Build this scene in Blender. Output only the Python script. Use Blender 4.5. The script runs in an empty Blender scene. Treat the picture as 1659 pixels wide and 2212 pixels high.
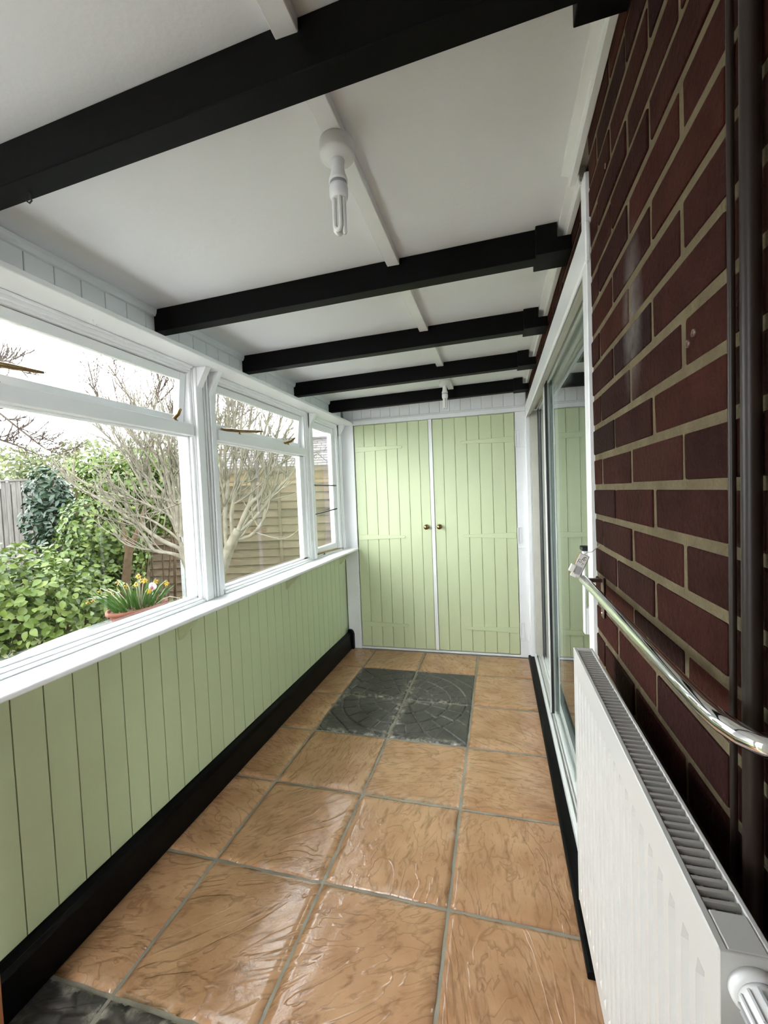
import bpy, bmesh, math, random
from mathutils import Vector, Matrix, noise
random.seed(7)
SC = bpy.context.scene
COL = SC.collection

# ---------------------------------------------------------------- camera
W, H, FPX = 1659, 2212, 913.92
YAW, PITCH, ROLL, CAMZ = 0.2637, -0.0413, -0.0397, 1.3516
_f = Vector((-math.sin(YAW)*math.cos(PITCH), math.cos(YAW)*math.cos(PITCH), math.sin(PITCH)))
_r0 = Vector((math.cos(YAW), math.sin(YAW), 0)); _u0 = _r0.cross(_f)
_r = _r0*math.cos(ROLL) + _u0*math.sin(ROLL); _u = -_r0*math.sin(ROLL) + _u0*math.cos(ROLL)
cam = bpy.data.cameras.new('camera'); camo = bpy.data.objects.new('camera', cam); COL.objects.link(camo)
cam.sensor_fit = 'HORIZONTAL'; cam.sensor_width = 36; cam.lens = 36*FPX/W
cam.clip_start = .01; cam.clip_end = 300
camo.matrix_world = Matrix(((_r.x, _u.x, -_f.x, 0), (_r.y, _u.y, -_f.y, 0), (_r.z, _u.z, -_f.z, CAMZ), (0, 0, 0, 1)))
SC.camera = camo

# ---------------------------------------------------------------- sky, exposure
wd = bpy.data.worlds.new('overcast_sky'); SC.world = wd; wd.use_nodes = True
wn = wd.node_tree.nodes; wn['Background'].inputs[0].default_value = (.93, .97, 1.0, 1); wn['Background'].inputs[1].default_value = 2.6
vs = SC.view_settings
vs.view_transform = 'Standard'; vs.look = 'None'; vs.gamma = 1; vs.use_curve_mapping = False; vs.exposure = 2.52
SC.cycles.max_bounces = 14; SC.cycles.diffuse_bounces = 8; SC.cycles.glossy_bounces = 6; SC.cycles.transparent_max_bounces = 24
SC.cycles.use_denoising = True
SC.cycles.sample_clamp_indirect = 8

def pt(px, py, w):
    """point at optical depth w behind a pixel of the photograph (used for working out where garden plants stand)"""
    return Vector((0, 0, CAMZ)) + w*(_f + _r*((px-W/2)/FPX) - _u*((py-H/2)/FPX))

# ---------------------------------------------------------------- helpers
ORG = {}
def org(o): return ORG.get(o.name, Vector((0, 0, 0))) if o else Vector((0, 0, 0))
def tag(o, label=None, cat=None, group=None, kind=None):
    if label: o['label'] = label
    if cat: o['category'] = cat
    if group: o['group'] = group
    if kind: o['kind'] = kind
    return o
def empty(name, loc, label=None, cat=None, group=None, kind=None, parent=None):
    o = bpy.data.objects.new(name, None); COL.objects.link(o); o.empty_display_size = .05
    o.location = Vector(loc) - org(parent); o.parent = parent; ORG[o.name] = Vector(loc)
    return tag(o, label, cat, group, kind)
def inst(name, mesh, loc, parent=None, rot=(0, 0, 0), scale=None):
    o = bpy.data.objects.new(name, mesh); COL.objects.link(o)
    o.parent = parent; o.location = Vector(loc) - org(parent); o.rotation_euler = rot
    if scale: o.scale = scale
    ORG[o.name] = Vector(loc)
    return o

class MB:
    def __init__(s): s.v = []; s.f = []; s.sm = []
    def add(s, vs, fs, smooth=False):
        n = len(s.v); s.v += [tuple(p) for p in vs]; s.f += [tuple(i+n for i in q) for q in fs]; s.sm += [smooth]*len(fs); return s
    def box(s, x0, x1, y0, y1, z0, z1):
        v = [(x, y, z) for x in (x0, x1) for y in (y0, y1) for z in (z0, z1)]
        return s.add(v, [(0, 1, 3, 2), (4, 6, 7, 5), (0, 4, 5, 1), (2, 3, 7, 6), (0, 2, 6, 4), (1, 5, 7, 3)])
    def obox(s, c, ax, ay, az, hx, hy, hz):
        c, ax, ay, az = Vector(c), Vector(ax)*hx, Vector(ay)*hy, Vector(az)*hz
        v = [c + ax*i + ay*j + az*k for i in (-1, 1) for j in (-1, 1) for k in (-1, 1)]
        return s.add(v, [(0, 1, 3, 2), (4, 6, 7, 5), (0, 4, 5, 1), (2, 3, 7, 6), (0, 2, 6, 4), (1, 5, 7, 3)])
    def prism(s, poly, axis, a, b):
        """poly: 2D points in the two other axes (cyclic order), extruded along axis"""
        n = len(poly)
        def P(p, t): return {'x': (t, p[0], p[1]), 'y': (p[0], t, p[1]), 'z': (p[0], p[1], t)}[axis]
        v = [P(p, a) for p in poly] + [P(p, b) for p in poly]
        fs = [tuple(range(n))[::-1], tuple(range(n, 2*n))] + [(i, (i+1) % n, n+(i+1) % n, n+i) for i in range(n)]
        return s.add(v, fs)
    def tube(s, pts, rad, n=10, caps=True, smooth=True):
        pts = [Vector(p) for p in pts]; m = len(pts)
        if not isinstance(rad, (list, tuple)): rad = [rad]*m
        vs = []; prev = None
        for i, p in enumerate(pts):
            t = (pts[min(i+1, m-1)] - pts[max(i-1, 0)])
            if t.length < 1e-9: t = Vector((0, 0, 1))
            t.normalize()
            if prev is None:
                a = Vector((1, 0, 0)) if abs(t.x) < .8 else Vector((0, 1, 0))
                e = t.cross(a).normalized()
            else:
                e = (prev - t*prev.dot(t)).normalized()
            prev = e; g = t.cross(e)
            for k in range(n):
                an = 2*math.pi*k/n; vs.append(p + (e*math.cos(an) + g*math.sin(an))*rad[i])
        fs = []
        for i in range(m-1):
            for k in range(n):
                a = i*n+k; b = i*n+(k+1) % n; fs.append((a, b, b+n, a+n))
        s.add(vs, fs, smooth)
        if caps: s.add(vs[:n], [tuple(range(n))[::-1]]); s.add(vs[-n:], [tuple(range(n))])
        return s
    def lathe(s, prof, c, axis=(0, 0, 1), n=24, smooth=True):
        """prof: list of (radius, height along axis)"""
        ax = Vector(axis).normalized(); a = Vector((1, 0, 0)) if abs(ax.x) < .8 else Vector((0, 1, 0))
        e = ax.cross(a).normalized(); g = ax.cross(e); c = Vector(c); vs = []; fs = []
        for r_, h_ in prof:
            for k in range(n):
                an = 2*math.pi*k/n; vs.append(c + ax*h_ + (e*math.cos(an)+g*math.sin(an))*r_)
        for i in range(len(prof)-1):
            for k in range(n):
                p = i*n+k; q = i*n+(k+1) % n; fs.append((p, q, q+n, p+n))
        fs += [tuple(range(n))[::-1], tuple(range((len(prof)-1)*n, len(prof)*n))]
        return s.add(vs, fs, smooth)
    def mesh(s, name, mat, o=Vector((0, 0, 0)), bevel=0, seg=1):
        me = bpy.data.meshes.new(name)
        me.from_pydata([(x-o[0], y-o[1], z-o[2]) for x, y, z in s.v], [], s.f); me.update()
        for p, q in zip(me.polygons, s.sm): p.use_smooth = q
        bm = bmesh.new(); bm.from_mesh(me)
        bmesh.ops.recalc_face_normals(bm, faces=bm.faces)
        if bevel: bmesh.ops.bevel(bm, geom=list(bm.edges), offset=bevel, segments=seg, affect='EDGES', profile=.6, clamp_overlap=True)
        bm.to_mesh(me); bm.free()
        for m in (mat if isinstance(mat, (list, tuple)) else [mat]): me.materials.append(m)
        return me
    def build(s, name, mat, parent=None, bevel=0, origin=None, seg=1):
        o_ = org(parent) if origin is None else Vector(origin)
        me = s.mesh(name, mat, o_, bevel, seg)
        o = bpy.data.objects.new(name, me); COL.objects.link(o); o.parent = parent
        o.location = o_ - org(parent); ORG[o.name] = o_.copy()
        return o
def sbox(name, mat, parent, x0, x1, y0, y1, z0, z1, bevel=.0015, **k): return MB().box(x0, x1, y0, y1, z0, z1).build(name, mat, parent, bevel, **k)

# ---------------------------------------------------------------- materials
XP_ = .212
M = {}
def material(name, col, rough=.5, metal=0, spec=.5, var=None, vscale=8, bump=0, bscale=60, bstretch=None, coat=0, rnd=None, detail=4, transl=0):
    m = bpy.data.materials.new(name); m.use_nodes = True; nt = m.node_tree; N = nt.nodes; L = nt.links
    b = N['Principled BSDF']; b.inputs['Base Color'].default_value = (*col, 1); b.inputs['Roughness'].default_value = rough
    b.inputs['Metallic'].default_value = metal; b.inputs['Specular IOR Level'].default_value = spec; b.inputs['Coat Weight'].default_value = coat
    b.inputs['Coat Roughness'].default_value = .12
    tc = N.new('ShaderNodeTexCoord'); oi = N.new('ShaderNodeObjectInfo')
    ad = N.new('ShaderNodeVectorMath'); ad.operation = 'MULTIPLY_ADD'; ad.inputs[1].default_value = (1, 1, 1)
    cmb = N.new('ShaderNodeVectorMath'); cmb.operation = 'SCALE'; cmb.inputs[0].default_value = (17, 29, 41); L.new(oi.outputs['Random'], cmb.inputs['Scale'])
    L.new(tc.outputs['Object'], ad.inputs[0]); L.new(cmb.outputs[0], ad.inputs[2]); vec = ad.outputs[0]
    colsock = None
    if rnd:
        rp = N.new('ShaderNodeValToRGB'); rp.color_ramp.interpolation = 'LINEAR'
        el = rp.color_ramp.elements
        while len(el) < len(rnd): el.new(.5)
        for i, c in enumerate(rnd): el[i].position = i/max(1, len(rnd)-1); el[i].color = (*c, 1)
        L.new(oi.outputs['Random'], rp.inputs[0]); colsock = rp.outputs[0]
    if var:
        nz = N.new('ShaderNodeTexNoise'); nz.inputs['Scale'].default_value = vscale; nz.inputs['Detail'].default_value = detail
        mp = None
        if bstretch:
            mp = N.new('ShaderNodeMapping'); mp.inputs['Scale'].default_value = bstretch; L.new(vec, mp.inputs[0]); L.new(mp.outputs[0], nz.inputs['Vector'])
        else: L.new(vec, nz.inputs['Vector'])
        mr = N.new('ShaderNodeMapRange'); mr.inputs['From Min'].default_value = .3; mr.inputs['From Max'].default_value = .7; L.new(nz.outputs['Fac'], mr.inputs['Value'])
        mx = N.new('ShaderNodeMix'); mx.data_type = 'RGBA'; L.new(mr.outputs[0], mx.inputs['Factor'])
        if colsock:
            mu = N.new('ShaderNodeMix'); mu.data_type = 'RGBA'; mu.blend_type = 'MULTIPLY'; mu.inputs['Factor'].default_value = 1
            L.new(colsock, mu.inputs['A']); mu.inputs['B'].default_value = (*var, 1)
            L.new(colsock, mx.inputs['A']); L.new(mu.outputs['Result'], mx.inputs['B'])
        else:
            mx.inputs['A'].default_value = (*col, 1); mx.inputs['B'].default_value = (*var, 1)
        colsock = mx.outputs['Result']
    if colsock: L.new(colsock, b.inputs['Base Color'])
    if bump:
        nb = N.new('ShaderNodeTexNoise'); nb.inputs['Scale'].default_value = bscale; nb.inputs['Detail'].default_value = 5
        if bstretch:
            mp2 = N.new('ShaderNodeMapping'); mp2.inputs['Scale'].default_value = bstretch; L.new(vec, mp2.inputs[0]); L.new(mp2.outputs[0], nb.inputs['Vector'])
        else: L.new(vec, nb.inputs['Vector'])
        bp = N.new('ShaderNodeBump'); bp.inputs['Strength'].default_value = 1; bp.inputs['Distance'].default_value = bump
        L.new(nb.outputs['Fac'], bp.inputs['Height']); L.new(bp.outputs[0], b.inputs['Normal'])
    if transl:
        t = N.new('ShaderNodeBsdfTranslucent'); ms = N.new('ShaderNodeMixShader'); ms.inputs[0].default_value = transl
        if colsock: L.new(colsock, t.inputs[0])
        else: t.inputs[0].default_value = (*col, 1)
        L.new(b.outputs[0], ms.inputs[1]); L.new(t.outputs[0], ms.inputs[2]); L.new(ms.outputs[0], N['Material Output'].inputs[0])
    M[name] = m; return m
def glass(name, tint, ior, gloss_col=(1, 1, 1), rough=0.0):
    m = bpy.data.materials.new(name); m.use_nodes = True; nt = m.node_tree; N = nt.nodes; L = nt.links
    N.remove(N['Principled BSDF'])
    tr = N.new('ShaderNodeBsdfTransparent'); tr.inputs[0].default_value = (*tint, 1)
    gl = N.new('ShaderNodeBsdfGlossy'); gl.inputs['Roughness'].default_value = rough; gl.inputs[0].default_value = (*gloss_col, 1)
    fr = N.new('ShaderNodeFresnel')
    ge = N.new('ShaderNodeNewGeometry'); mi = N.new('ShaderNodeMix'); mi.inputs['A'].default_value = ior; mi.inputs['B'].default_value = 1/ior   # a thin pane reflects alike on both faces
    L.new(ge.outputs['Backfacing'], mi.inputs['Factor']); L.new(mi.outputs['Result'], fr.inputs[0])
    ms = N.new('ShaderNodeMixShader'); L.new(fr.outputs[0], ms.inputs[0]); L.new(tr.outputs[0], ms.inputs[1]); L.new(gl.outputs[0], ms.inputs[2])
    L.new(ms.outputs[0], N['Material Output'].inputs[0]); M[name] = m; return m

material('white_gloss', (.84, .84, .85), .32, var=(.81, .81, .82), vscale=5, bump=.0006, bscale=40)
material('white_board', (.80, .80, .81), .4, var=(.76, .76, .76), vscale=6, bump=.0008, bscale=30)
material('ceiling_white', (.845, .855, .88), .8, var=(.83, .84, .865), vscale=2, bump=.0006, bscale=90)
material('black_satin', (0.0018, 0.0018, 0.0021), .5, spec=.10, bump=.0006, bscale=35)
material('black_gloss', (0.0018, 0.0018, 0.0021), .4, spec=.09, bump=.0008, bscale=30)
material('green_paint', (.55, .605, .375), .38, var=(.53, .585, .36), vscale=7, bump=.0007, bscale=26, bstretch=(1, 1, .25))
material('cream_frame', (.62, .60, .52), .4, var=(.56, .54, .46), vscale=9)
material('alu_white', (.80, .80, .78), .3)
material('rubber_black', (.012, .012, .012), .5)
material('enamel', (.58, .57, .555), .25, var=(.565, .555, .54), vscale=4)
material('grille_enamel', (.40, .385, .36), .35)
material('rad_dark', (.05, .045, .04), .6)
material('plastic_white', (.78, .78, .78), .3)
material('plastic_grey', (.42, .42, .43), .4)
material('chrome', (.85, .85, .86), .06, metal=1)
material('bronze', (.16, .10, .08), .35, metal=.6)
material('old_brass', (.33, .22, .10), .3, metal=1, var=(.20, .13, .06), vscale=40)
material('iron', (.015, .014, .013), .5)
material('brown_pipe', (.024, .015, .012), .38, spec=.3, var=(.017, .011, .009), vscale=5)
material('mortar', (0.15, 0.12, 0.0732), .95, var=(0.105, 0.0828, 0.0498), vscale=22, bump=.004, bscale=120)
material('lime_white', (.72, .71, .68), .85, var=(.6, .58, .53), vscale=30, bump=.002, bscale=90)
material('brick', (0.0832, 0.0312, 0.026), .8, rnd=[(0.0280, 0.0086, 0.0069), (0.0386, 0.0111, 0.0081), (0.0193, 0.0079, 0.0072), (0.0466, 0.0124, 0.0087), (0.0319, 0.0102, 0.0078), (0.0546, 0.0152, 0.0097), (0.0226, 0.0086, 0.0075)], var=(.62, .56, .58), vscale=14, bump=.003, bscale=110)
material('grout', (.34, .31, .25), .85, var=(.22, .20, .16), vscale=9, bump=.002, bscale=120)
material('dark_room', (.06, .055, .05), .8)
material('wood_door', (.36, .13, .045), .4, var=(.25, .085, .03), vscale=10, bstretch=(6, 6, .6))
material('light_wood', (.32, .16, .05), .5, var=(.22, .10, .03), vscale=20)
material('terracotta', (0.132, 0.04752, 0.02772), .7, var=(0.1089, 0.0396, 0.0231), vscale=10)
material('soil', (.045, .03, .02), .95, var=(.09, .065, .04), vscale=50, bump=.006, bscale=70)
material('table_glass_grey', (0.033, 0.03432, 0.033), .15, var=(0.066, 0.066, 0.06402), vscale=14)
material('leaf_blade', (0.0396, 0.0825, 0.01452), .45, var=(0.0264, 0.0594, 0.01056), vscale=10, transl=.25)
material('daffodil', (0.3036, 0.2244, 0.00792), .5, transl=.3)
material('daffodil_trumpet', (0.3036, 0.1584, 0.00396), .5, transl=.2)
material('pale_stem', (0.1782, 0.165, 0.1056), .6)
material('bark_pale', (0.1419, 0.1267, 0.099), .85, var=(0.0792, 0.06798, 0.0495), vscale=18, bump=.004, bscale=50)
material('bark_brown', (0.0726, 0.04818, 0.02904), .9, var=(0.0429, 0.02772, 0.01716), vscale=20, bump=.005, bscale=40)
material('twig_dark', (.05, .037, .03), .9)
material('leaf_bright', (0.1056, 0.1848, 0.033), .38, rnd=[(.036, .060, .009), (.070, .10, .017), (.105, .135, .034), (.048, .076, .013)], transl=.22)
material('fence_brown', (0.198, 0.1452, 0.0924), .9, rnd=[(.066, .049, .031), (.088, .066, .043), (.048, .035, .022)], var=(.55, .55, .56), vscale=7, bstretch=(1, 1, 5), bump=.003, bscale=30)
material('fence_grey', (0.2244, 0.2046, 0.1848), .9, rnd=[(0.1056, 0.0957, 0.0891), (0.0891, 0.0825, 0.0759), (0.1188, 0.1089, 0.099)], var=(.65, .65, .65), vscale=8, bstretch=(4, 4, .5), bump=.003, bscale=30)
material('galvanised', (0.33, 0.3366, 0.3366), .45, metal=.5, var=(0.264, 0.2706, 0.2706), vscale=20)
material('roof_tile', (0.264, 0.2178, 0.2046), .55, rnd=[(0.0495, 0.04092, 0.04092), (0.0726, 0.0627, 0.06336), (0.0363, 0.0297, 0.02904)], var=(.7, .7, .7), vscale=12)
material('far_brick', (0.1122, 0.0825, 0.0462), .9, var=(0.0858, 0.0594, 0.033), vscale=20)
material('grass', (0.0462, 0.0561, 0.0165), .9, var=(0.0726, 0.066, 0.0297), vscale=14, bump=.02, bscale=60)
material('paper_white', (.85, .84, .80), .6)
material('ink', (.10, .05, .04), .7)
material('bulb_glass', (.80, .80, .78), .18, coat=.5)
glass('window_glass', (.97, .985, .98), 1.5)
glass('door_glass', (.80, .86, .84), 1.75)

def salt_streak(m, centre, ry, rz):
    # a pale lime streak that lies on the face of the wall (fixed to its own place on the bricks)
    N = m.node_tree.nodes; L = m.node_tree.links; b = N['Principled BSDF']; src = b.inputs['Base Color'].links[0].from_socket
    g = N.new('ShaderNodeNewGeometry'); su = N.new('ShaderNodeVectorMath'); su.operation = 'SUBTRACT'; su.inputs[1].default_value = centre; L.new(g.outputs['Position'], su.inputs[0])
    di = N.new('ShaderNodeVectorMath'); di.operation = 'DIVIDE'; di.inputs[1].default_value = (1, ry, rz); L.new(su.outputs[0], di.inputs[0])
    ln = N.new('ShaderNodeVectorMath'); ln.operation = 'LENGTH'; L.new(di.outputs[0], ln.inputs[0])
    mr = N.new('ShaderNodeMapRange'); mr.inputs['From Min'].default_value = 1; mr.inputs['From Max'].default_value = .1; L.new(ln.outputs['Value'], mr.inputs['Value'])
    nz = N.new('ShaderNodeTexNoise'); nz.inputs['Scale'].default_value = 40; nz.inputs['Detail'].default_value = 6; L.new(g.outputs['Position'], nz.inputs['Vector'])
    mu = N.new('ShaderNodeMath'); mu.operation = 'MULTIPLY'; L.new(mr.outputs[0], mu.inputs[0]); L.new(nz.outputs['Fac'], mu.inputs[1])
    mx = N.new('ShaderNodeMix'); mx.data_type = 'RGBA'; L.new(mu.outputs[0], mx.inputs['Factor']); L.new(src, mx.inputs['A']); mx.inputs['B'].default_value = (.20, .18, .165, 1)
    L.new(mx.outputs['Result'], b.inputs['Base Color'])
salt_streak(M['brick'], (XP_, .762, 1.62), .055, .15)

def leaf_mat(name, cols):
    """colour varies leaf by leaf inside one joined foliage mesh (one random number per island)"""
    m = bpy.data.materials.new(name); m.use_nodes = True; N = m.node_tree.nodes; L = m.node_tree.links
    b = N['Principled BSDF']; b.inputs['Roughness'].default_value = .36
    g = N.new('ShaderNodeNewGeometry'); rp = N.new('ShaderNodeValToRGB'); el = rp.color_ramp.elements
    while len(el) < len(cols): el.new(.5)
    for i, c in enumerate(cols): el[i].position = i/(len(cols)-1); el[i].color = (*c, 1)
    L.new(g.outputs['Random Per Island'], rp.inputs[0]); L.new(rp.outputs[0], b.inputs['Base Color'])
    t = N.new('ShaderNodeBsdfTranslucent'); L.new(rp.outputs[0], t.inputs[0]); ms = N.new('ShaderNodeMixShader'); ms.inputs[0].default_value = .22
    L.new(b.outputs[0], ms.inputs[1]); L.new(t.outputs[0], ms.inputs[2]); L.new(ms.outputs[0], N['Material Output'].inputs[0]); M[name] = m
leaf_mat('foliage_bright', [(.034, .056, .009), (.066, .095, .016), (.10, .13, .032), (.045, .072, .012), (.018, .034, .006)])
leaf_mat('foliage_top', [(0.0462, 0.0759, 0.01056), (0.0792, 0.1122, 0.0165), (0.033, 0.0594, 0.0099), (0.099, 0.132, 0.0264)])
leaf_mat('foliage_dark', [(0.00792, 0.0198, 0.00858), (0.01452, 0.03168, 0.0132), (0.0297, 0.0495, 0.0297), (0.01056, 0.02376, 0.01056)])
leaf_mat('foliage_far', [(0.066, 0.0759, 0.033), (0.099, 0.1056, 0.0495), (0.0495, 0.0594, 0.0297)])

# weathered outdoor surfaces and bricks have hardly any sheen
for n_, v_ in (('brick', .08), ('mortar', .1), ('fence_brown', .05), ('fence_grey', .05), ('bark_pale', .05), ('bark_brown', .05), ('twig_dark', .05), ('roof_tile', .15), ('far_brick', .05), ('grass', .05), ('terracotta', .15), ('soil', .05),
               ('leaf_bright', .22), ('foliage_bright', .22), ('foliage_top', .2), ('foliage_dark', .3), ('foliage_far', .05), ('leaf_blade', .2)):
    M[n_].node_tree.nodes['Principled BSDF'].inputs['Specular IOR Level'].default_value = v_

def tile_material(name, c1, c2, c3, gloss, dark=False):
    """riven, sealed slab: cloudy colour, drawn-out ripples whose direction follows each slab's own axes"""
    m = bpy.data.materials.new(name); m.use_nodes = True; nt = m.node_tree; N = nt.nodes; L = nt.links
    b = N['Principled BSDF']; b.inputs['Roughness'].default_value = gloss; b.inputs['Specular IOR Level'].default_value = .65
    tc = N.new('ShaderNodeTexCoord'); oi = N.new('ShaderNodeObjectInfo')
    sc = N.new('ShaderNodeVectorMath'); sc.operation = 'SCALE'; sc.inputs[0].default_value = (13, 37, 5); L.new(oi.outputs['Random'], sc.inputs['Scale'])
    ad = N.new('ShaderNodeVectorMath'); L.new(tc.outputs['Object'], ad.inputs[0]); L.new(sc.outputs[0], ad.inputs[1])
    rot = N.new('ShaderNodeVectorRotate'); rot.rotation_type = 'Z_AXIS'; an = N.new('ShaderNodeMath'); an.operation = 'MULTIPLY'; an.inputs[1].default_value = 9.0
    L.new(oi.outputs['Random'], an.inputs[0]); L.new(an.outputs[0], rot.inputs['Angle']); L.new(ad.outputs[0], rot.inputs['Vector'])
    n1 = N.new('ShaderNodeTexNoise'); n1.inputs['Scale'].default_value = 7; n1.inputs['Detail'].default_value = 6; L.new(ad.outputs[0], n1.inputs['Vector'])
    mp = N.new('ShaderNodeMapping'); mp.inputs['Scale'].default_value = (5.2, 2.2, 1); L.new(rot.outputs[0], mp.inputs[0])
    n0 = N.new('ShaderNodeTexNoise'); n0.inputs['Scale'].default_value = 1; n0.inputs['Detail'].default_value = 4; n0.inputs['Roughness'].default_value = .5; n0.inputs['Distortion'].default_value = .9; L.new(mp.outputs[0], n0.inputs['Vector'])
    def mth(op, a, b_=None, c_=None):
        q = N.new('ShaderNodeMath'); q.operation = op
        for k, v in enumerate((a, b_, c_)):
            if v is None: continue
            if isinstance(v, (int, float)): q.inputs[k].default_value = v
            else: L.new(v, q.inputs[k])
        return q.outputs[0]
    t_ = mth('MULTIPLY', n0.outputs['Fac'], 11.0); fl = mth('FLOOR', t_); frq = mth('FRACT', t_)
    sm = N.new('ShaderNodeMapRange'); sm.interpolation_type = 'SMOOTHSTEP'; sm.inputs['From Min'].default_value = .72; sm.inputs['From Max'].default_value = 1.0; L.new(frq, sm.inputs['Value'])
    ledge = mth('MULTIPLY', mth('ADD', fl, sm.outputs[0]), 1/11.0)
    class _o: pass
    n2 = N.new('ShaderNodeTexNoise'); n2.inputs['Scale'].default_value = 1; n2.inputs['Detail'].default_value = 6; n2.inputs['Roughness'].default_value = .6; n2.inputs['Distortion'].default_value = 1.0
    mp2 = N.new('ShaderNodeMapping'); mp2.inputs['Scale'].default_value = (38, 12, 1); L.new(rot.outputs[0], mp2.inputs[0]); L.new(mp2.outputs[0], n2.inputs['Vector'])
    n3 = N.new('ShaderNodeTexNoise'); n3.inputs['Scale'].default_value = 130; n3.inputs['Detail'].default_value = 3; L.new(ad.outputs[0], n3.inputs['Vector'])
    r1 = N.new('ShaderNodeValToRGB'); e = r1.color_ramp.elements; e[0].position = .3; e[0].color = (*c1, 1); e[1].position = .7; e[1].color = (*c2, 1)
    L.new(n1.outputs['Fac'], r1.inputs[0])
    r2 = N.new('ShaderNodeMapRange'); r2.inputs['From Min'].default_value = .30; r2.inputs['From Max'].default_value = .50; L.new(n2.outputs['Fac'], r2.inputs['Value'])
    crk = N.new('ShaderNodeMapRange'); crk.inputs['From Min'].default_value = .86; crk.inputs['From Max'].default_value = .97; crk.inputs['To Min'].default_value = 1; crk.inputs['To Max'].default_value = .35; L.new(frq, crk.inputs['Value'])
    lic = mth('MULTIPLY', r2.outputs[0], crk.outputs[0])
    mx = N.new('ShaderNodeMix'); mx.data_type = 'RGBA'; L.new(lic, mx.inputs['Factor']); mx.inputs['A'].default_value = (*c3, 1); L.new(r1.outputs[0], mx.inputs['B'])
    # pale lime bloom painted per vertex where it lies on the real slabs (along some joints)
    at = N.new('ShaderNodeAttribute'); at.attribute_name = 'bloom'
    nb = N.new('ShaderNodeTexNoise'); nb.inputs['Scale'].default_value = 26; nb.inputs['Detail'].default_value = 8; nb.inputs['Roughness'].default_value = .65; L.new(ad.outputs[0], nb.inputs['Vector'])
    mb = N.new('ShaderNodeMapRange'); mb.inputs['From Min'].default_value = .46; mb.inputs['From Max'].default_value = .68; L.new(nb.outputs['Fac'], mb.inputs['Value'])
    mm = N.new('ShaderNodeMath'); mm.operation = 'MULTIPLY'; L.new(at.outputs['Fac'], mm.inputs[0]); L.new(mb.outputs[0], mm.inputs[1])
    mx2 = N.new('ShaderNodeMix'); mx2.data_type = 'RGBA'; L.new(mm.outputs[0], mx2.inputs['Factor']); L.new(mx.outputs['Result'], mx2.inputs['A']); mx2.inputs['B'].default_value = (.62, .56, .48, 1)
    L.new(mx2.outputs['Result'], b.inputs['Base Color'])
    hh = mth('MULTIPLY_ADD', n3.outputs['Fac'], .03, mth('MULTIPLY_ADD', n2.outputs['Fac'], .055, ledge))
    bp = N.new('ShaderNodeBump'); bp.inputs['Strength'].default_value = 1; bp.inputs['Distance'].default_value = .0135 if not dark else .010
    L.new(hh, bp.inputs['Height']); L.new(bp.outputs[0], b.inputs['Normal'])
    M[name] = m
tile_material('slab_buff', (.39, .20, .10), (.52, .305, .17), (.28, .145, .073), .15)
tile_material('slab_dark', (.036, .032, .030), (.075, .066, .062), (.028, .025, .024), .40, True)

# ================================================================ SETTING
D = 3.516            # far wall
XL = -1.31           # left board face
XP = .212            # brick pier face
YP = 1.052           # end of brick pier
XO = .236            # brick face over the sliding door
RS = .02             # roof slope
def zb(x): return 2.065 + RS*x       # underside of beams
def zc(x): return 2.153 + RS*x       # ceiling

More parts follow.
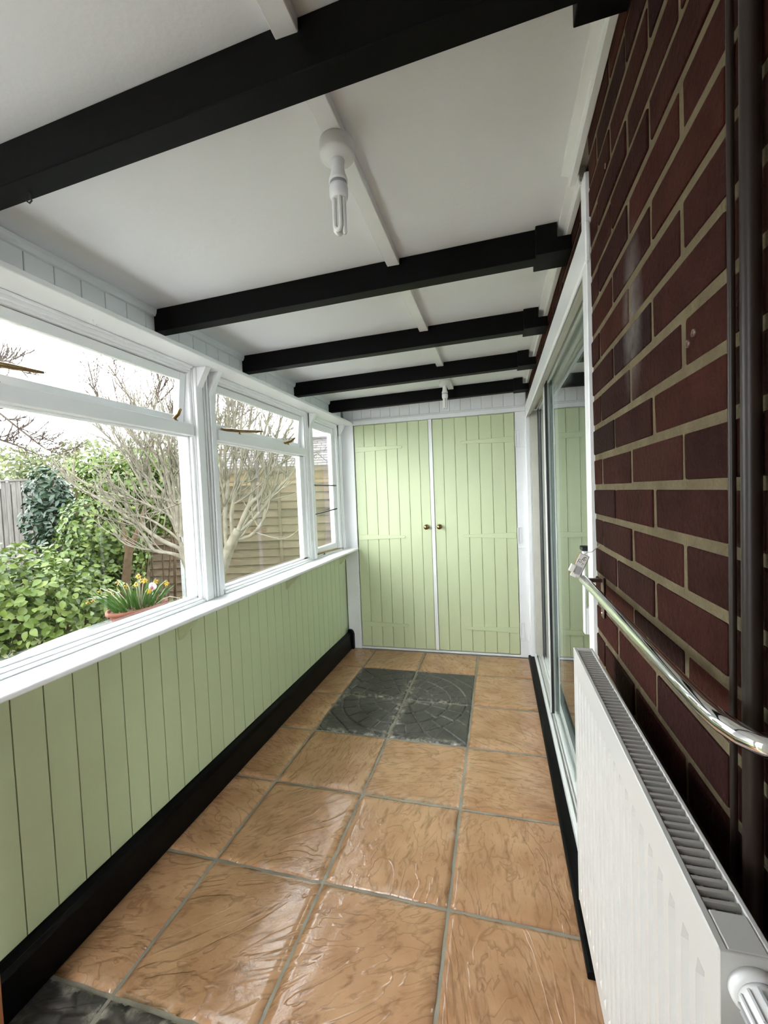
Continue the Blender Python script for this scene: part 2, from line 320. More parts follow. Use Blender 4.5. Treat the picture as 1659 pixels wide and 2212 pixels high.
# ---- floor and slabs
flo = MB().box(-1.40, .37, -.55, 3.54, -.06, -.007).build('floor', M['grout']); tag(flo, 'riven stone slab floor laid in pale grout joints', 'floor', kind='structure')
def make_tile(x0, x1, y0, y1, mat, seed, dark=None, n=26, bloom=None):
    g = .0055
    x0 += g; x1 -= g; y0 += g; y1 -= g
    nx = max(6, int(n*(x1-x0)/.44)); ny = max(6, int(n*(y1-y0)/.44))
    rnd = random.Random(seed); ang = rnd.uniform(0, 3.14); ca, sa = math.cos(ang), math.sin(ang); ox = seed*3.7
    lift = rnd.uniform(-.0012, .0012)
    cx, cy = (x0+x1)/2, (y0+y1)/2
    vs = []; bl = []; fs = []
    for j in range(ny+1):
        for i in range(nx+1):
            x = x0+(x1-x0)*i/nx; y = y0+(y1-y0)*j/ny
            e = min(x-x0, x1-x, y-y0, y1-y)
            if i in (0, nx): x += .003*noise.noise((y*25, ox, 1))
            if j in (0, ny): y += .003*noise.noise((x*25, ox, 2))
            a, b_ = (x*ca+y*sa), (-x*sa+y*ca)
            z = .0022*noise.noise((a*9+ox, b_*3, 0)) + .0012*noise.noise((a*24+ox, b_*7, 3)) + lift
            z -= .006*max(0, 1-e/.009)**2
            if dark:
                dx, dy = x-dark[0], y-dark[1]; r_ = math.hypot(dx, dy); th = math.atan2(dy, dx)
                rings = (.085, .19, .30, .405); k = 0
                for q in rings: k = max(k, 1-abs(r_-q)/.008)
                band = sum(r_ > q for q in rings)
                if 0 < band < 4:
                    m_ = (0, 8, 16, 24)[band]; t_ = (th/(2*math.pi)*m_ + .37*band) % 1; k = max(k, 1-min(t_, 1-t_)*2*math.pi*r_/m_/.007)
                elif band == 4:
                    t_ = ((dx+dy)*6) % 1
                    k = max(k, (1-min(t_, 1-t_)/6/.007))
                kk = max(0, min(1, k*1.6)); z -= .006*kk
            vs.append((x-cx, y-cy, z)); bl.append(max(bloom(x, y, e) if bloom else 0, .55*kk*(.5+.9*noise.noise((x*7+ox, y*7, 5))) if dark else 0))
    for j in range(ny):
        for i in range(nx):
            a = j*(nx+1)+i; fs.append((a, a+1, a+nx+2, a+nx+1))
    # skirt down to the bed
    ring = [i for i in range(nx+1)] + [j*(nx+1)+nx for j in range(1, ny+1)] + [ny*(nx+1)+i for i in range(nx-1, -1, -1)] + [j*(nx+1) for j in range(ny-1, 0, -1)]
    base = len(vs)
    for i in ring: vs.append((vs[i][0], vs[i][1], -.0068)); bl.append(0)
    for k in range(len(ring)): k2 = (k+1) % len(ring); fs.append((ring[k], base+k, base+k2, ring[k2]))
    me = bpy.data.meshes.new('tile'); me.from_pydata(vs, [], fs); me.update()
    bm = bmesh.new(); bm.from_mesh(me); bmesh.ops.recalc_face_normals(bm, faces=bm.faces); bm.to_mesh(me); bm.free()
    for p in me.polygons: p.use_smooth = True
    at = me.attributes.new('bloom', 'FLOAT', 'POINT'); at.data.foreach_set('value', bl)
    me.materials.append(M[mat])
    return inst('tile', me, (cx, cy, 0), flo)
TX = [-1.300, -1.0701, -.6317, -.1918, .238]
TY = [3.51, 3.1169, 2.6669, 2.2169, 1.7669, 1.3169, .8669, .4169, -.0331, -.48]
def bloom_edge(xs, ys, wd=.03, amt=1):
    def f(x, y, e):
        v = 0
        for X, y0, y1 in xs:
            if y0 <= y <= y1: v = max(v, 1-abs(x-X)/wd)
        for Y, x0, x1 in ys:
            if x0 <= x <= x1: v = max(v, 1-abs(y-Y)/wd)
        return max(0, v)*amt
    return f
bl_d = bloom_edge([(TX[2], 2.2, 2.95), (TX[1], 2.2, 3.12)], [(TY[2], -1.07, -.25), (TY[3], -1.0, -.19)], .05, 1)
bl_b = bloom_edge([(TX[2], 1.55, 2.217), (TX[3], 1.6, 2.2)], [(TY[3], -.15, .2), (TY[4], -.95, -.15), (TY[5], -.9, -.3), (TY[6], -1.2, -.3)], .045, .5)
sd = 1
for j in range(len(TY)-1):
    for i in range(4):
        dk = j in (1, 2) and i in (1, 2); near_dk = j >= 6 and i in (0, 1) and j <= 7
        y1, y0 = TY[j], TY[j+1]
        if dk: make_tile(TX[i], TX[i+1], y0, y1, 'slab_dark', sd, (TX[2], TY[2]), 150, bl_d)
        elif near_dk: make_tile(TX[i], TX[i+1], y0, y1, 'slab_dark', sd, (TX[1], TY[7]), 60, bloom_edge([(TX[1], .4, .87)], [(TY[6], -1.3, -.5)], .04))
        else: make_tile(TX[i], TX[i+1], y0, y1, 'slab_buff', sd, None, 30, bl_b)
        sd += 1

# ---- ceiling
ce = MB(); a, b_ = -1.42, .30
ce.add([(a, -.55, zc(a)), (b_, -.55, zc(b_)), (b_, 3.62, zc(b_)), (a, 3.62, zc(a)), (a, -.55, zc(a)+.06), (b_, -.55, zc(b_)+.06), (b_, 3.62, zc(b_)+.06), (a, 3.62, zc(a)+.06)],
       [(0, 1, 2, 3), (7, 6, 5, 4), (0, 4, 5, 1), (1, 5, 6, 2), (2, 6, 7, 3), (3, 7, 4, 0)])
tag(ce.build('ceiling', M['ceiling_white']), 'smooth white ceiling panels above the black beams', 'ceiling', kind='structure')

# ---- left wall: green tongue and groove boards below, white boards above the window
wl = MB().box(-1.40, XL-.012, -.55, D+.10, -.02, .876).build('wall_left', M['green_paint'])
tag(wl, 'pale green tongue and groove panelling under the window', 'wall', kind='structure')
bw = .0888; y = .829 - bw*14
bmesh_l = MB().box(-.013, 0, .0016, bw-.0016, .0, .872).mesh('board', M['green_paint'], bevel=.0008)
while y < D-.13:
    if y > -.5: inst('board', bmesh_l, (XL, y, 0), wl)
    y += bw
wu = MB().box(-1.40, XL-.010, -.55, D+.10, 1.955, 2.125).build('wall_left_upper', M['white_board'])
tag(wu, 'narrow band of white painted boards between window head and ceiling', 'wall', kind='structure')
bmesh_u = MB().box(-.011, 0, .001, bw-.001, 1.979, 2.124).mesh('board', M['white_board'], bevel=.002)
y = -.5
while y < D-.06: inst('board', bmesh_u, (XL, y+.03, 0), wu); y += bw

# ---- far wall around the double doors
wf = MB()
wf.box(-1.40, .46, D+.028, D+.10, -.02, 2.17)
wf = wf.build('wall_far', M['white_board']); tag(wf, 'white boarded end wall around the green double doors', 'wall', kind='structure')
pw = .0842; x = -.611 - pw*8
bm_f = MB().box(.0008, pw-.0008, 0, .03, 1.985, 2.135).mesh('board', M['white_board'], bevel=.0018)
while x < .22: inst('board', bm_f, (x, D, 0), wf); x += pw
sbox('jamb', M['white_board'], wf, -1.312, -1.197, D-.012, D+.03, 0, 1.975)
sbox('jamb', M['white_board'], wf, .146, .222, D-.006, D+.03, 0, 1.975)
for x0, x1, zz in ((-1.30, -1.197, 1.668), (.146, .222, 1.68), (.146, .222, .888), (.146, .222, .136)): sbox('jamb_block', M['white_board'], wf, x0, x1, D-.010, D+.01, zz-.004, zz+.004)
sbox('mullion', M['white_gloss'], wf, -.540, -.512, D-.006, D+.03, .02, 1.956)
sbox('threshold', M['white_gloss'], wf, -1.2, .15, D-.004, D+.03, 0, .014)
tr = sbox('trim_1', M['white_gloss'], None, -1.29, .236, D-.030, D-.0005, 1.957, 1.992, .003); tag(tr, 'white moulded strip above the green double doors', 'trim', kind='structure')
sbox('bead', M['white_gloss'], tr, -1.29, .236, D-.016, D-.0005, 1.992, 2.006, .003)

# ---- green double doors
def green_door(name, edges, hinge_left, label):
    x0, x1 = edges[0], edges[-1]
    d = MB().box(x0, x1, D+.012, D+.026, .022, 1.955).build(name, M['green_paint']); tag(d, label, 'door', kind='structure')
    for a, b_ in zip(edges[:-1], edges[1:]):
        sbox('board', M['green_paint'], d, a+.0012, b_-.0012, D, D+.0125, .022, 1.955, .0026)
    for zz in (1.748, .985, .219):
        w = .415; h0, h1 = .024, .011
        if hinge_left: p = [(x0+.006, zz-h0), (x0+w, zz-h1), (x0+w+.012, zz), (x0+w, zz+h1), (x0+.006, zz+h0)]
        else: p = [(x1-.006, zz-h0), (x1-.006, zz+h0), (x1-w, zz+h1), (x1-w-.012, zz), (x1-w, zz-h1)]
        s_ = MB().prism(p, 'y', D-.0075, D-.0002).build('strap_hinge', M['green_paint'], d, .0012)
        # hinge leaf on the jamb, painted white
        if hinge_left: MB().box(x0-.012, x0-.002, D-.022, D-.0125, zz-.062, zz+.062).build('hinge_knuckle', M['white_gloss'], s_, .002)
        else:
            MB().box(x1+.002, x1+.011, D-.018, D-.0065, zz-.065, zz+.065).build('hinge_knuckle', M['white_gloss'], s_, .002)
            MB().box(x1+.011, x1+.035, D-.0105, D-.0065, zz-.065, zz+.065).build('hinge_leaf', M['white_gloss'], s_, .001)
    kx = x1-.040 if hinge_left else x0+.036
    k = MB().lathe([(.021, 0), (.021, .003), (.012, .005), (.009, .014), (.016, .020), (.0215, .030), (.019, .039), (.010, .044), (.002, .0455)], (kx, D, 1.066), (0, -1, 0), 24).build('door_knob', M['old_brass'], d)
    k['label'] = 'round brass knob'
    return d
green_door('door_1', [-1.192, -1.104, -1.006, -.909, -.811, -.718, -.622, -.543], True, 'left leaf of pale green boarded double doors with strap hinges')
green_door('door_2', [-.510, -.423, -.326, -.231, -.133, -.035, .062, .141], False, 'right leaf of pale green boarded double doors with strap hinges')

# ---- black skirting on the left, black threshold strip on the right
sk = MB().prism([(XL+.0005, 0), (XL+.030, 0), (XL+.030, .118), (XL+.024, .138), (XL+.010, .152), (XL+.0005, .155)], 'y', -.5, D-.045)
bs = sk.build('baseboard_left', M['black_gloss'], None, .0015); tag(bs, 'tall black painted skirting board under the green panelling', 'skirting board', kind='structure')
MB().prism([(XL+.0005, 0), (XL+.050, 0), (XL+.050, .130), (XL+.043, .152), (XL+.028, .168), (XL+.0005, .170)], 'y', D-.044, D-.0125).build('end_block', M['black_gloss'], bs, .0015)
br = MB().prism([(.202, .0002), (.246, .0002), (.246, .026), (.207, .026), (.202, .021)], 'y', 1.20, D-.012).build('baseboard_right', M['black_satin'], None, .002)
tag(br, 'low black strip along the foot of the sliding door', 'threshold strip', kind='structure')

# ---- brick pier on the right with individual bricks
CO, PI_ = .0655, .2012          # course height, brick pitch
z0c = 1.3487
wr = MB().box(XP+.0022, .44, -.55, YP-.004, -.02, 2.145).build('wall_right', M['mortar'])
tag(wr, 'dark red brick wall with sandy mortar joints behind the radiator', 'wall', kind='structure')
rb = random.Random(3)
def brick_mesh(w, h, t, seed):
    r_ = random.Random(seed); b = MB().box(-.0, t, 0, w, 0, h); me = b.mesh('brick', M['brick'], bevel=.0035, seg=2)
    for v in me.vertices:
        k = noise.noise_vector(Vector((v.co.y*40+seed*9, v.co.z*40, seed)))
        v.co += Vector((k.x*.0012, k.y*.0013, k.z*.0013))
    return me
full = [brick_mesh(PI_-.0100, CO-.0118, .03, s) for s in range(8)]
cuts = {}
def lay(parent, xf, ylo, yhi, zlo, zhi, off):
    """stretcher bond from ylo to yhi"""
    n0 = int(math.floor((zlo-z0c)/CO)); n1 = int(math.ceil((zhi-z0c)/CO))
    for n in range(n0, n1+1):
        z = z0c + n*CO + .006
        zt = min(z+CO-.0115, zhi); z = max(z, zlo)
        if zt - z < .012: continue
        base = (.777 if n % 2 == 0 else .675) + off
        k = math.floor((ylo-base)/PI_)-1
        while True:
            a = base + k*PI_ + .0050; b = a + PI_ - .0100; k += 1
            if a > yhi - .02: break
            a2, b2 = max(a, ylo), min(b, yhi)
            if b2 - a2 < .02: continue
            if b2-a2 > PI_-.0115 and zt-z > CO-.013: me = rb.choice(full)
            else:
                key = (round(b2-a2, 3), round(zt-z, 3))
                if key not in cuts: cuts[key] = brick_mesh(b2-a2, zt-z, .03, len(cuts)+20)
                me = cuts[key]
            inst('brick', me, (xf + rb.uniform(-.0012, .0012), a2, z + rb.uniform(-.0008, .0008)), parent)
lay(wr, XP, .14, YP, .0, 2.135, 0)
# wall fixings left in the bricks
for yy, zz in ((.905, 1.95), (.545, 1.515), (.560, 1.508)):
    MB().lathe([(.0045, 0), (.0045, .004), (.0025, .004), (.0025, .001)], (XP+.003, yy, zz), (-1, 0, 0), 10).build('wall_plug', M['bronze'], wr)
wo = MB().box(XO+.004, .44, YP, D+.1, 2.0, 2.155).build('wall_right_upper', M['mortar'])
tag(wo, 'strip of dark brickwork above the sliding door', 'wall', kind='structure')
lay(wo, XO, YP+.01, D-.01, 2.004, 2.148, .03)
sbox('reveal', M['lime_white'], wo, XP+.008, .245, YP-.003, YP+.012, .0, 2.10, .002)

# ---- unseen roof overhang, added outside the window to hold back high sky light
ev_ = MB().box(-1.66, -1.425, -.7, D+.2, 2.135, 2.20).build('trim_11', M['white_board'], None, .003); tag(ev_, 'unseen white eaves board added outside the window to block high sky light', 'eaves', kind='structure')
# ---- wall behind the camera, its unseen doorway added for fill light, and outside skin
tag(MB().box(-1.40, -1.17, -.62, -.552, -.02, 2.25).box(-.74, .44, -.62, -.552, -.02, 2.25).box(-1.17, -.74, -.62, -.552, 2.0, 2.25).build('wall_near', M['white_board']), 'plain white near end wall of the porch with an unseen doorway added for fill light', 'wall', kind='structure')
tag(MB().box(-1.52, -1.405, -.62, D+.10, -.35, .868).build('wall_outside_left', M['lime_white']), 'low rendered outside wall under the window', 'wall', kind='structure')

# ---- window shelf, head shelf, brackets
ts = MB().prism([(XL-.02, .876), (-1.190, .876), (-1.186, .880), (-1.186, .890), (-1.190, .894), (XL-.02, .894)], 'y', -.5, D-.013).build('trim_2', M['white_gloss'], None, .0015)
tag(ts, 'long white window sill board above the green panelling', 'sill', kind='structure')
for yy in (.55, 1.477, 2.415, 3.36):
    MB().prism([(XL+.0005, .8755), (XL+.098, .8755), (XL+.0005, .772)], 'y', yy-.012, yy+.012).build('bracket', M['green_paint'], ts, .001)
th = MB().prism([(XL-.03, 1.960), (-1.186, 1.960), (-1.186, 1.978), (XL-.03, 1.978)], 'y', -.5, D-.032).build('trim_3', M['white_gloss'], None, .002)
tag(th, 'long white shelf board along the head of the window', 'trim', kind='structure')
def brace(y0, y1):
    MB().prism([(XL-.002, 1.845), (-1.246, 1.9595), (XL-.002, 1.9595)], 'y', y0, y1).build('brace', M['white_gloss'], th, .0012)
for a, b_ in ((1.655, 1.690), (1.745, 1.775), (2.845, 2.880), (3.425, 3.455)): brace(a, b_)
tc_ = MB().prism([(XL+.0005, 2.1255), (XL+.0005, 2.098), (XL+.010, 2.100), (XL+.016, 2.112), (XL+.018, 2.126)], 'y', -.5, D-.03).build('trim_4', M['white_board'], None)
tag(tc_, 'small white bead where left boards meet the ceiling', 'trim', kind='structure')

# ================================================================ WINDOWS (left)
XG = -1.345
def frame_boxes(mb, y0, y1, z0, z1, w, x0, x1):
    mb.box(x0, x1, y0, y0+w, z0, z1).box(x0, x1, y1-w, y1, z0, z1).box(x0, x1, y0+w, y1-w, z0, z0+w).box(x0, x1, y0+w, y1-w, z1-w, z1)
def pane(parent, y0, y1, z0, z1, x=XG, name='pane'): return MB().box(x-.002, x+.002, y0, y1, z0, z1).build(name, M['window_glass'], parent)
def window(name, y0, y1, wl_, wr_, label, bl_=.012, br_=.012, vent=True):
    w = empty(name, (XG, (y0+y1)/2, .894), label, 'window', kind='structure')
    f = MB(); f.box(-1.395, -1.318, y0, y0+wl_, .894, 1.96).box(-1.395, -1.318, y1-wr_, y1, .894, 1.96)
    f.box(-1.395, -1.318, y0+wl_, y1-wr_, 1.928, 1.96).box(-1.395, -1.318, y0+wl_, y1-wr_, .894, .916)
    f.build('frame', M['white_gloss'], w, .002)
    b = MB(); b.box(-1.318, -1.306, y0+.012, y1-.012, 1.936, 1.9595).box(-1.3185, -1.298, y0+.004, y1-.004, 1.949, 1.9595)
    b.box(-1.318, -1.300, y0+.008, y1-.008, .8945, .907).box(-1.3185, -1.309, y0+.012, y1-.012, .907, .915)
    b.build('bead', M['white_gloss'], w, .0022)
    if vent:
        MB().box(-1.39, -1.306, y0+wl_-.002, y1-wr_+.002, 1.648, 1.700).build('transom', M['white_gloss'], w, .002)
        g = MB(); a, c = y0+wl_, y1-wr_
        g.box(XG-.006, XG+.012, a, a+bl_, .916, 1.648).box(XG-.006, XG+.012, c-br_, c, .916, 1.648).box(XG-.006, XG+.012, a, c, .916, .926).box(XG-.006, XG+.012, a, c, 1.640, 1.648)
        g.build('glazing_bead', M['white_gloss'], w, .0015)
        pane(w, a+.004, c-.004, .918, 1.646)
        # top hung vent, pushed out a little at its foot
        s_ = empty('vent_sash', (-1.345, (a+c)/2, 1.926), parent=w)
        m = MB(); frame_boxes(m, a+.003, c-.003, 1.703, 1.926, .034, -1.360, -1.330)
        so = m.build('sash_frame', M['white_gloss'], s_, .002)
        MB().box(-1.3465, -1.3435, a+.035, c-.035, 1.736, 1.893).build('pane', M['window_glass'], s_)
        s_.rotation_euler = (0, math.radians(6.5), 0)
    return w
tag(MB().box(-1.40, XL-.012, -.55, .555, .90, 1.955).build('wall_left_near', M['white_board']), 'white wall beside the wide window next to the camera', 'wall', kind='structure')
w1 = window('window_1', .56, 1.640, .055, .014, 'large wide window nearest the camera with a propped top vent', .012, .009)
w2 = window('window_2', 1.775, 2.80, .030, .016, 'middle window with a propped top vent above a fixed pane', .012, .058)
# middle window: thin left jamb
w3 = empty('window_3', (XG, 3.15, .894), 'narrow side hung window beside the green doors', 'window', kind='structure')
m = MB(); m.box(-1.395, -1.318, 2.885, 2.905, .894, 1.96).box(-1.366, -1.318, 3.358, 3.40, .894, 1.96).box(-1.395, -1.318, 2.905, 3.358, 1.922, 1.96).box(-1.395, -1.318, 2.905, 3.358, .894, .916)
m.build('frame', M['white_gloss'], w3, .002)
m = MB(); m.box(-1.318, -1.306, 2.893, 3.405, 1.936, 1.9595).box(-1.318, -1.302, 3.362, 3.405, .9, 1.936).box(-1.318, -1.302, 2.893, 3.405, .8945, .906)
m.build('bead', M['white_gloss'], w3, .002)
s3 = empty('casement_sash', (-1.345, 3.33, .916), parent=w3)
m = MB(); frame_boxes(m, 2.908, 3.355, .919, 1.919, .045, -1.355, -1.326); m.build('sash_frame', M['white_gloss'], s3, .002)
MB().box(-1.3465, -1.3435, 2.95, 3.311, .962, 1.876).build('pane', M['window_glass'], s3)
for z0_, z1_ in ((1.443, 1.443), (1.222, 1.248)):
    MB().tube([(-1.322, 2.90, z0_), (-1.315, 3.345, z1_)], .0055, 8).build('window_bar', M['iron'], w3)
# mullion posts
def post(n, y0, y1, xf, label, beads=()):
    p = MB().box(-1.40, xf, y0, y1, .8945, 1.9595).build('trim_%d' % n, M['white_gloss'], None, .002); tag(p, label, 'post', kind='structure')
    for a, b_, d in beads: sbox('bead', M['white_gloss'], p, xf+.0001, xf+d, a, b_, .8955, 1.9585, .002)
post(5, 1.6405, 1.7745, -1.312, 'white mullion post between the wide and the middle window', ((1.645, 1.690, .014), (1.706, 1.716, .007), (1.724, 1.735, .010), (1.742, 1.766, .014)))
post(6, 2.8005, 2.8845, -1.312, 'white mullion post between the middle and the narrow window', ((2.845, 2.880, .012),))
post(7, 3.4055, D-.013, -1.312, 'white corner post where window meets the green doors', ((3.425, 3.455, .012),))
# window furniture
def stay(parent, pts, r0, r1, peg):
    s_ = MB().tube(pts, [r0]*(len(pts)-1)+[r1], 8).build('stay_arm', M['old_brass'], parent)
    MB().lathe([(.008, 0), (.008, .003), (.0035, .004), (.0035, .016), (.005, .018), (.001, .021)], peg, (0, 0, 1), 10).build('stay_peg', M['old_brass'], s_)
stay(w1, [(-1.318, .78, 1.748), (-1.310, .90, 1.752), (-1.304, .98, 1.757)], .0085, .004, (-1.314, .86, 1.7005))
stay(w1, [(-1.322, 1.525, 1.709), (-1.306, 1.535, 1.728), (-1.298, 1.540, 1.752)], .0075, .0065, (-1.314, 1.53, 1.7005))
stay(w2, [(-1.335, 1.87, 1.712), (-1.318, 2.02, 1.722), (-1.305, 2.15, 1.736), (-1.300, 2.20, 1.744)], .0085, .003, (-1.314, 1.99, 1.7005))
stay(w2, [(-1.322, 2.50, 1.709), (-1.309, 2.56, 1.726), (-1.300, 2.60, 1.752)], .009, .006, (-1.314, 2.53, 1.7005))
stay(w3, [(-1.322, 2.915, .922), (-1.306, 3.05, .925), (-1.288, 3.22, .921), (-1.276, 3.36, .914)], .007, .002, (-1.309, 3.03, .9065))
MB().tube([(-1.262, 1.12, 1.9595), (-1.262, 1.12, 1.950), (-1.262, 1.127, 1.944), (-1.262, 1.134, 1.950)], .0018, 6).build('cup_hook', M['white_gloss'], th)

# ================================================================ SLIDING DOOR (right)
d3 = empty('door_3', (.29, 2.35, 0), 'white framed sliding glass door reflecting the green doors', 'door', kind='structure')
m = MB(); m.box(.224, .235, 1.16, D-.035, 1.906, 2.002).box(.2245, .2315, 1.16, D-.035, 1.900, 1.906); m.build('head_board', M['white_gloss'], d3, .003)
m = MB(); m.box(.2385, .2495, 1.2, D-.036, 1.912, 1.97).box(.2525, .2665, 1.2, D-.036, 1.922, 1.97).box(.3025, .309, 1.2, D-.036, 1.957, 1.97).box(.331, .338, 1.2, D-.036, 1.957, 1.97)
m.build('head_track', M['cream_frame'], d3, .001)
MB().box(.2355, .36, 1.17, D+.02, 1.97, 1.999).build('head_soffit', M['cream_frame'], d3)
m = MB(); m.box(.2465, .262, 1.2, D-.012, .001, .050).box(.272, .279, 1.2, D-.012, .001, .040).box(.262, .36, 1.2, D-.012, .001, .024).box(.302, .308, 1.2, D-.012, .024, .042)
m.build('sill_track', M['alu_white'], d3, .001)
sbox('near_architrave', M['white_gloss'], d3, XO-.010, .250, 1.165, 1.215, 0.0005, 2.12, .002)
m = MB(); m.box(.218, .259, D-.034, D-.006, 0, 1.957).box(.224, .252, D-.040, D-.030, 0, 1.957); m.build('far_architrave', M['white_gloss'], d3, .002)
MB().box(.2595, .309, 3.468, 3.51, .02, 1.95).build('far_jamb', M['cream_frame'], d3, .001)
MB().box(.310, .36, 3.475, 3.51, .02, 1.95).build('far_jamb_inner', M['cream_frame'], d3, .001)
def panel(x, y0, y1, sw):
    p = empty('sliding_panel', (x, y0, .045), parent=d3)
    m = MB(); m.box(x-.009, x+.009, y1-sw, y1, .045, 1.955).box(x-.009, x+.009, y0, y0+.03, .045, 1.955).box(x-.009, x+.009, y0+.03, y1-sw, .045, .062).box(x-.009, x+.009, y0+.03, y1-sw, 1.938, 1.955)
    m.build('panel_frame', M['alu_white'], p, .001)
    MB().box(x-.0105, x-.0091, y1-sw-.010, y1-.004, .05, 1.95).build('rubber_seal', M['rubber_black'], p)
    MB().box(x-.003, x+.003, y0+.03, y1-sw, .062, 1.938).build('pane', M['door_glass'], p)
    return p
p1 = panel(.292, 1.21, 2.575, .012)
MB().box(.262, .269, 2.556, 2.578, .052, 1.952).box(.269, .2825, 2.570, 2.578, .052, 1.952).build('interlock', M['alu_white'], p1, .0008)
MB().box(.2692, .2820, 2.548, 2.5695, .052, 1.952).build('brush_seal', M['rubber_black'], p1)
p2 = panel(.320, 2.50, 3.466, .02)
MB().box(.3085, .3099, 3.36, 3.464, .05, 1.95).build('rubber_seal', M['rubber_black'], p2)
# pull handle
hd = empty('pull_handle', (.283, 1.385, 1.04), parent=p1)
m = MB(); m.box(.243, .2485, 1.372, 1.398, .905, 1.158).box(.2485, .2825, 1.372, 1.398, 1.136, 1.158).box(.2485, .2825, 1.372, 1.398, .905, .985)
m.build('handle_grip', M['plastic_white'], hd, .0015)
MB().box(.238, .2825, 1.368, 1.402, 1.1585, 1.172).build('handle_cap', M['rubber_black'], hd, .002)
# dim room behind the glass
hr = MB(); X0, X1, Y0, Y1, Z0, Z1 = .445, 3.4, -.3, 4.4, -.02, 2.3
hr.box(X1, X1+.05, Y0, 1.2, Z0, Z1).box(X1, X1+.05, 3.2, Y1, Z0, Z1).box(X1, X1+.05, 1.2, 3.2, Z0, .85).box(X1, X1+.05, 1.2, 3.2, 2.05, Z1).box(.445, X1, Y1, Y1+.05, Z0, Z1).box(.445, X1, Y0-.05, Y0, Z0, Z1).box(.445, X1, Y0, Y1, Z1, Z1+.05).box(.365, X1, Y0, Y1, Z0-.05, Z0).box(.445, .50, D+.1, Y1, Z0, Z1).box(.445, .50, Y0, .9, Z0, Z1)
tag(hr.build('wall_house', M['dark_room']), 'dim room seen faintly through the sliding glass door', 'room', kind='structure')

w4 = empty('fill_window', (3.42, 2.2, .85), 'unseen window added to the dim room behind the sliding door to light the left wall', 'window', kind='structure')  # added opening: sky light passes through the glass door to brighten the left panelling
m = MB(); m.box(3.405, 3.445, 1.2, 1.25, .85, 2.05).box(3.405, 3.445, 3.15, 3.2, .85, 2.05).box(3.405, 3.445, 1.25, 3.15, .85, .90).box(3.405, 3.445, 1.25, 3.15, 2.0, 2.05).box(3.405, 3.445, 2.18, 2.22, .90, 2.0); m.build('frame', M['white_gloss'], w4, .002)
for a, b_ in ((1.25, 2.18), (2.22, 3.15)): MB().box(3.423, 3.427, a, b_, .90, 2.0).build('pane', M['window_glass'], w4)

# ---- white cornice along the right side of the ceiling, battens on the ceiling
def rail_y(name, prof, y0, y1, mat, label, cat, bevel=.0015):
    return tag(MB().prism(prof, 'y', y0, y1).build(name, mat, None, bevel), label, cat, kind='structure')
BEAMS = [(.7365, -.027, 'nearest'), (1.486, 0, ''), (2.098, .008, ''), (2.692, 0, ''), (3.308, .012, '')]   # y of back face at mid span, skew
BT = .052
tg = rail_y('trim_8', [(.178, 2.1555), (.178, 2.142), (.196, 2.136), (.196, 2.112), (XP-.0005, 2.112), (XP-.0005, 2.1555)], -.5, 1.20, M['white_gloss'], 'white cornice between brick wall and ceiling near the camera', 'cornice')
th2 = rail_y('trim_9', [(.200, 2.156), (.200, 2.144), (.220, 2.138), (.220, 2.112), (XO-.0005, 2.112), (XO-.0005, 2.156)], 1.2005, D-.001, M['white_gloss'], 'white cornice between brickwork and ceiling above the sliding door', 'cornice')
tb = empty('trim_10', (-.32, 2, 2.13), 'flat white batten running along the middle of the ceiling', 'batten', kind='structure')
ends = [-.5] + [v for yb, s_, _ in BEAMS for v in (yb-BT-.004, yb+.004)] + [D-.032]
for a, b_ in zip(ends[::2], ends[1::2]):
    z_ = zc(-.32)
    MB().box(-.340, -.298, a, b_, z_-.0245, z_-.0005).build('batten', M['white_gloss'], tb, .0015)

# ================================================================ THINGS
# ---- black ceiling beams
BL = ['black ceiling beam nearest the camera with a small hook', 'second black ceiling beam from the camera, just past the first lamp', 'third black ceiling beam, midway along the porch', 'fourth black ceiling beam, in front of the far lamp', 'fifth black ceiling beam, closest to the green doors']
for i, (yb, sk_, _) in enumerate(BEAMS):
    r0 = empty('ceiling_beam', (-.58, yb-BT/2, zb(-.58)), BL[i], 'beam', 'black ceiling beams')
    def yat(x): return yb + sk_*(x+.5)
    x0, x1 = XL+.0005, .150
    m = MB()
    m.add([(x0, yat(x0)-BT, zb(x0)), (x1, yat(x1)-BT, zb(x1)), (x1, yat(x1), zb(x1)), (x0, yat(x0), zb(x0)),
           (x0, yat(x0)-BT, zc(x0)-.0005), (x1, yat(x1)-BT, zc(x1)-.0005), (x1, yat(x1), zc(x1)-.0005), (x0, yat(x0), zc(x0)-.0005)],
          [(0, 3, 2, 1), (4, 5, 6, 7), (0, 1, 5, 4), (1, 2, 6, 5), (2, 3, 7, 6), (3, 0, 4, 7)])
    m.build('beam_body', M['black_satin'], r0, .002)
    xe = (XP if i == 0 else XO) - .0005; a_ = yat(.18)
    MB().prism([(.134, zb(.134)), (xe, zb(xe)), (xe, 2.1115), (.174 if i == 0 else .196, 2.1115), (.174 if i == 0 else .196, zc(.18)-.001), (.134, zc(.134)-.001)], 'y', a_-BT-.020, a_+.036).build('end_sleeve', M['black_satin'], r0, .0015)
    if i == 0:
        hx = -.975; y_ = yat(hx)-.018; zz = zb(hx)
        MB().tube([(hx, y_, zz+.002), (hx, y_, zz-.010), (hx+.003, y_+.001, zz-.017), (hx-.003, y_, zz-.022), (hx-.009, y_-.001, zz-.017), (hx-.010, y_-.001, zz-.012)], .0018, 8).build('cup_hook', M['iron'], r0)

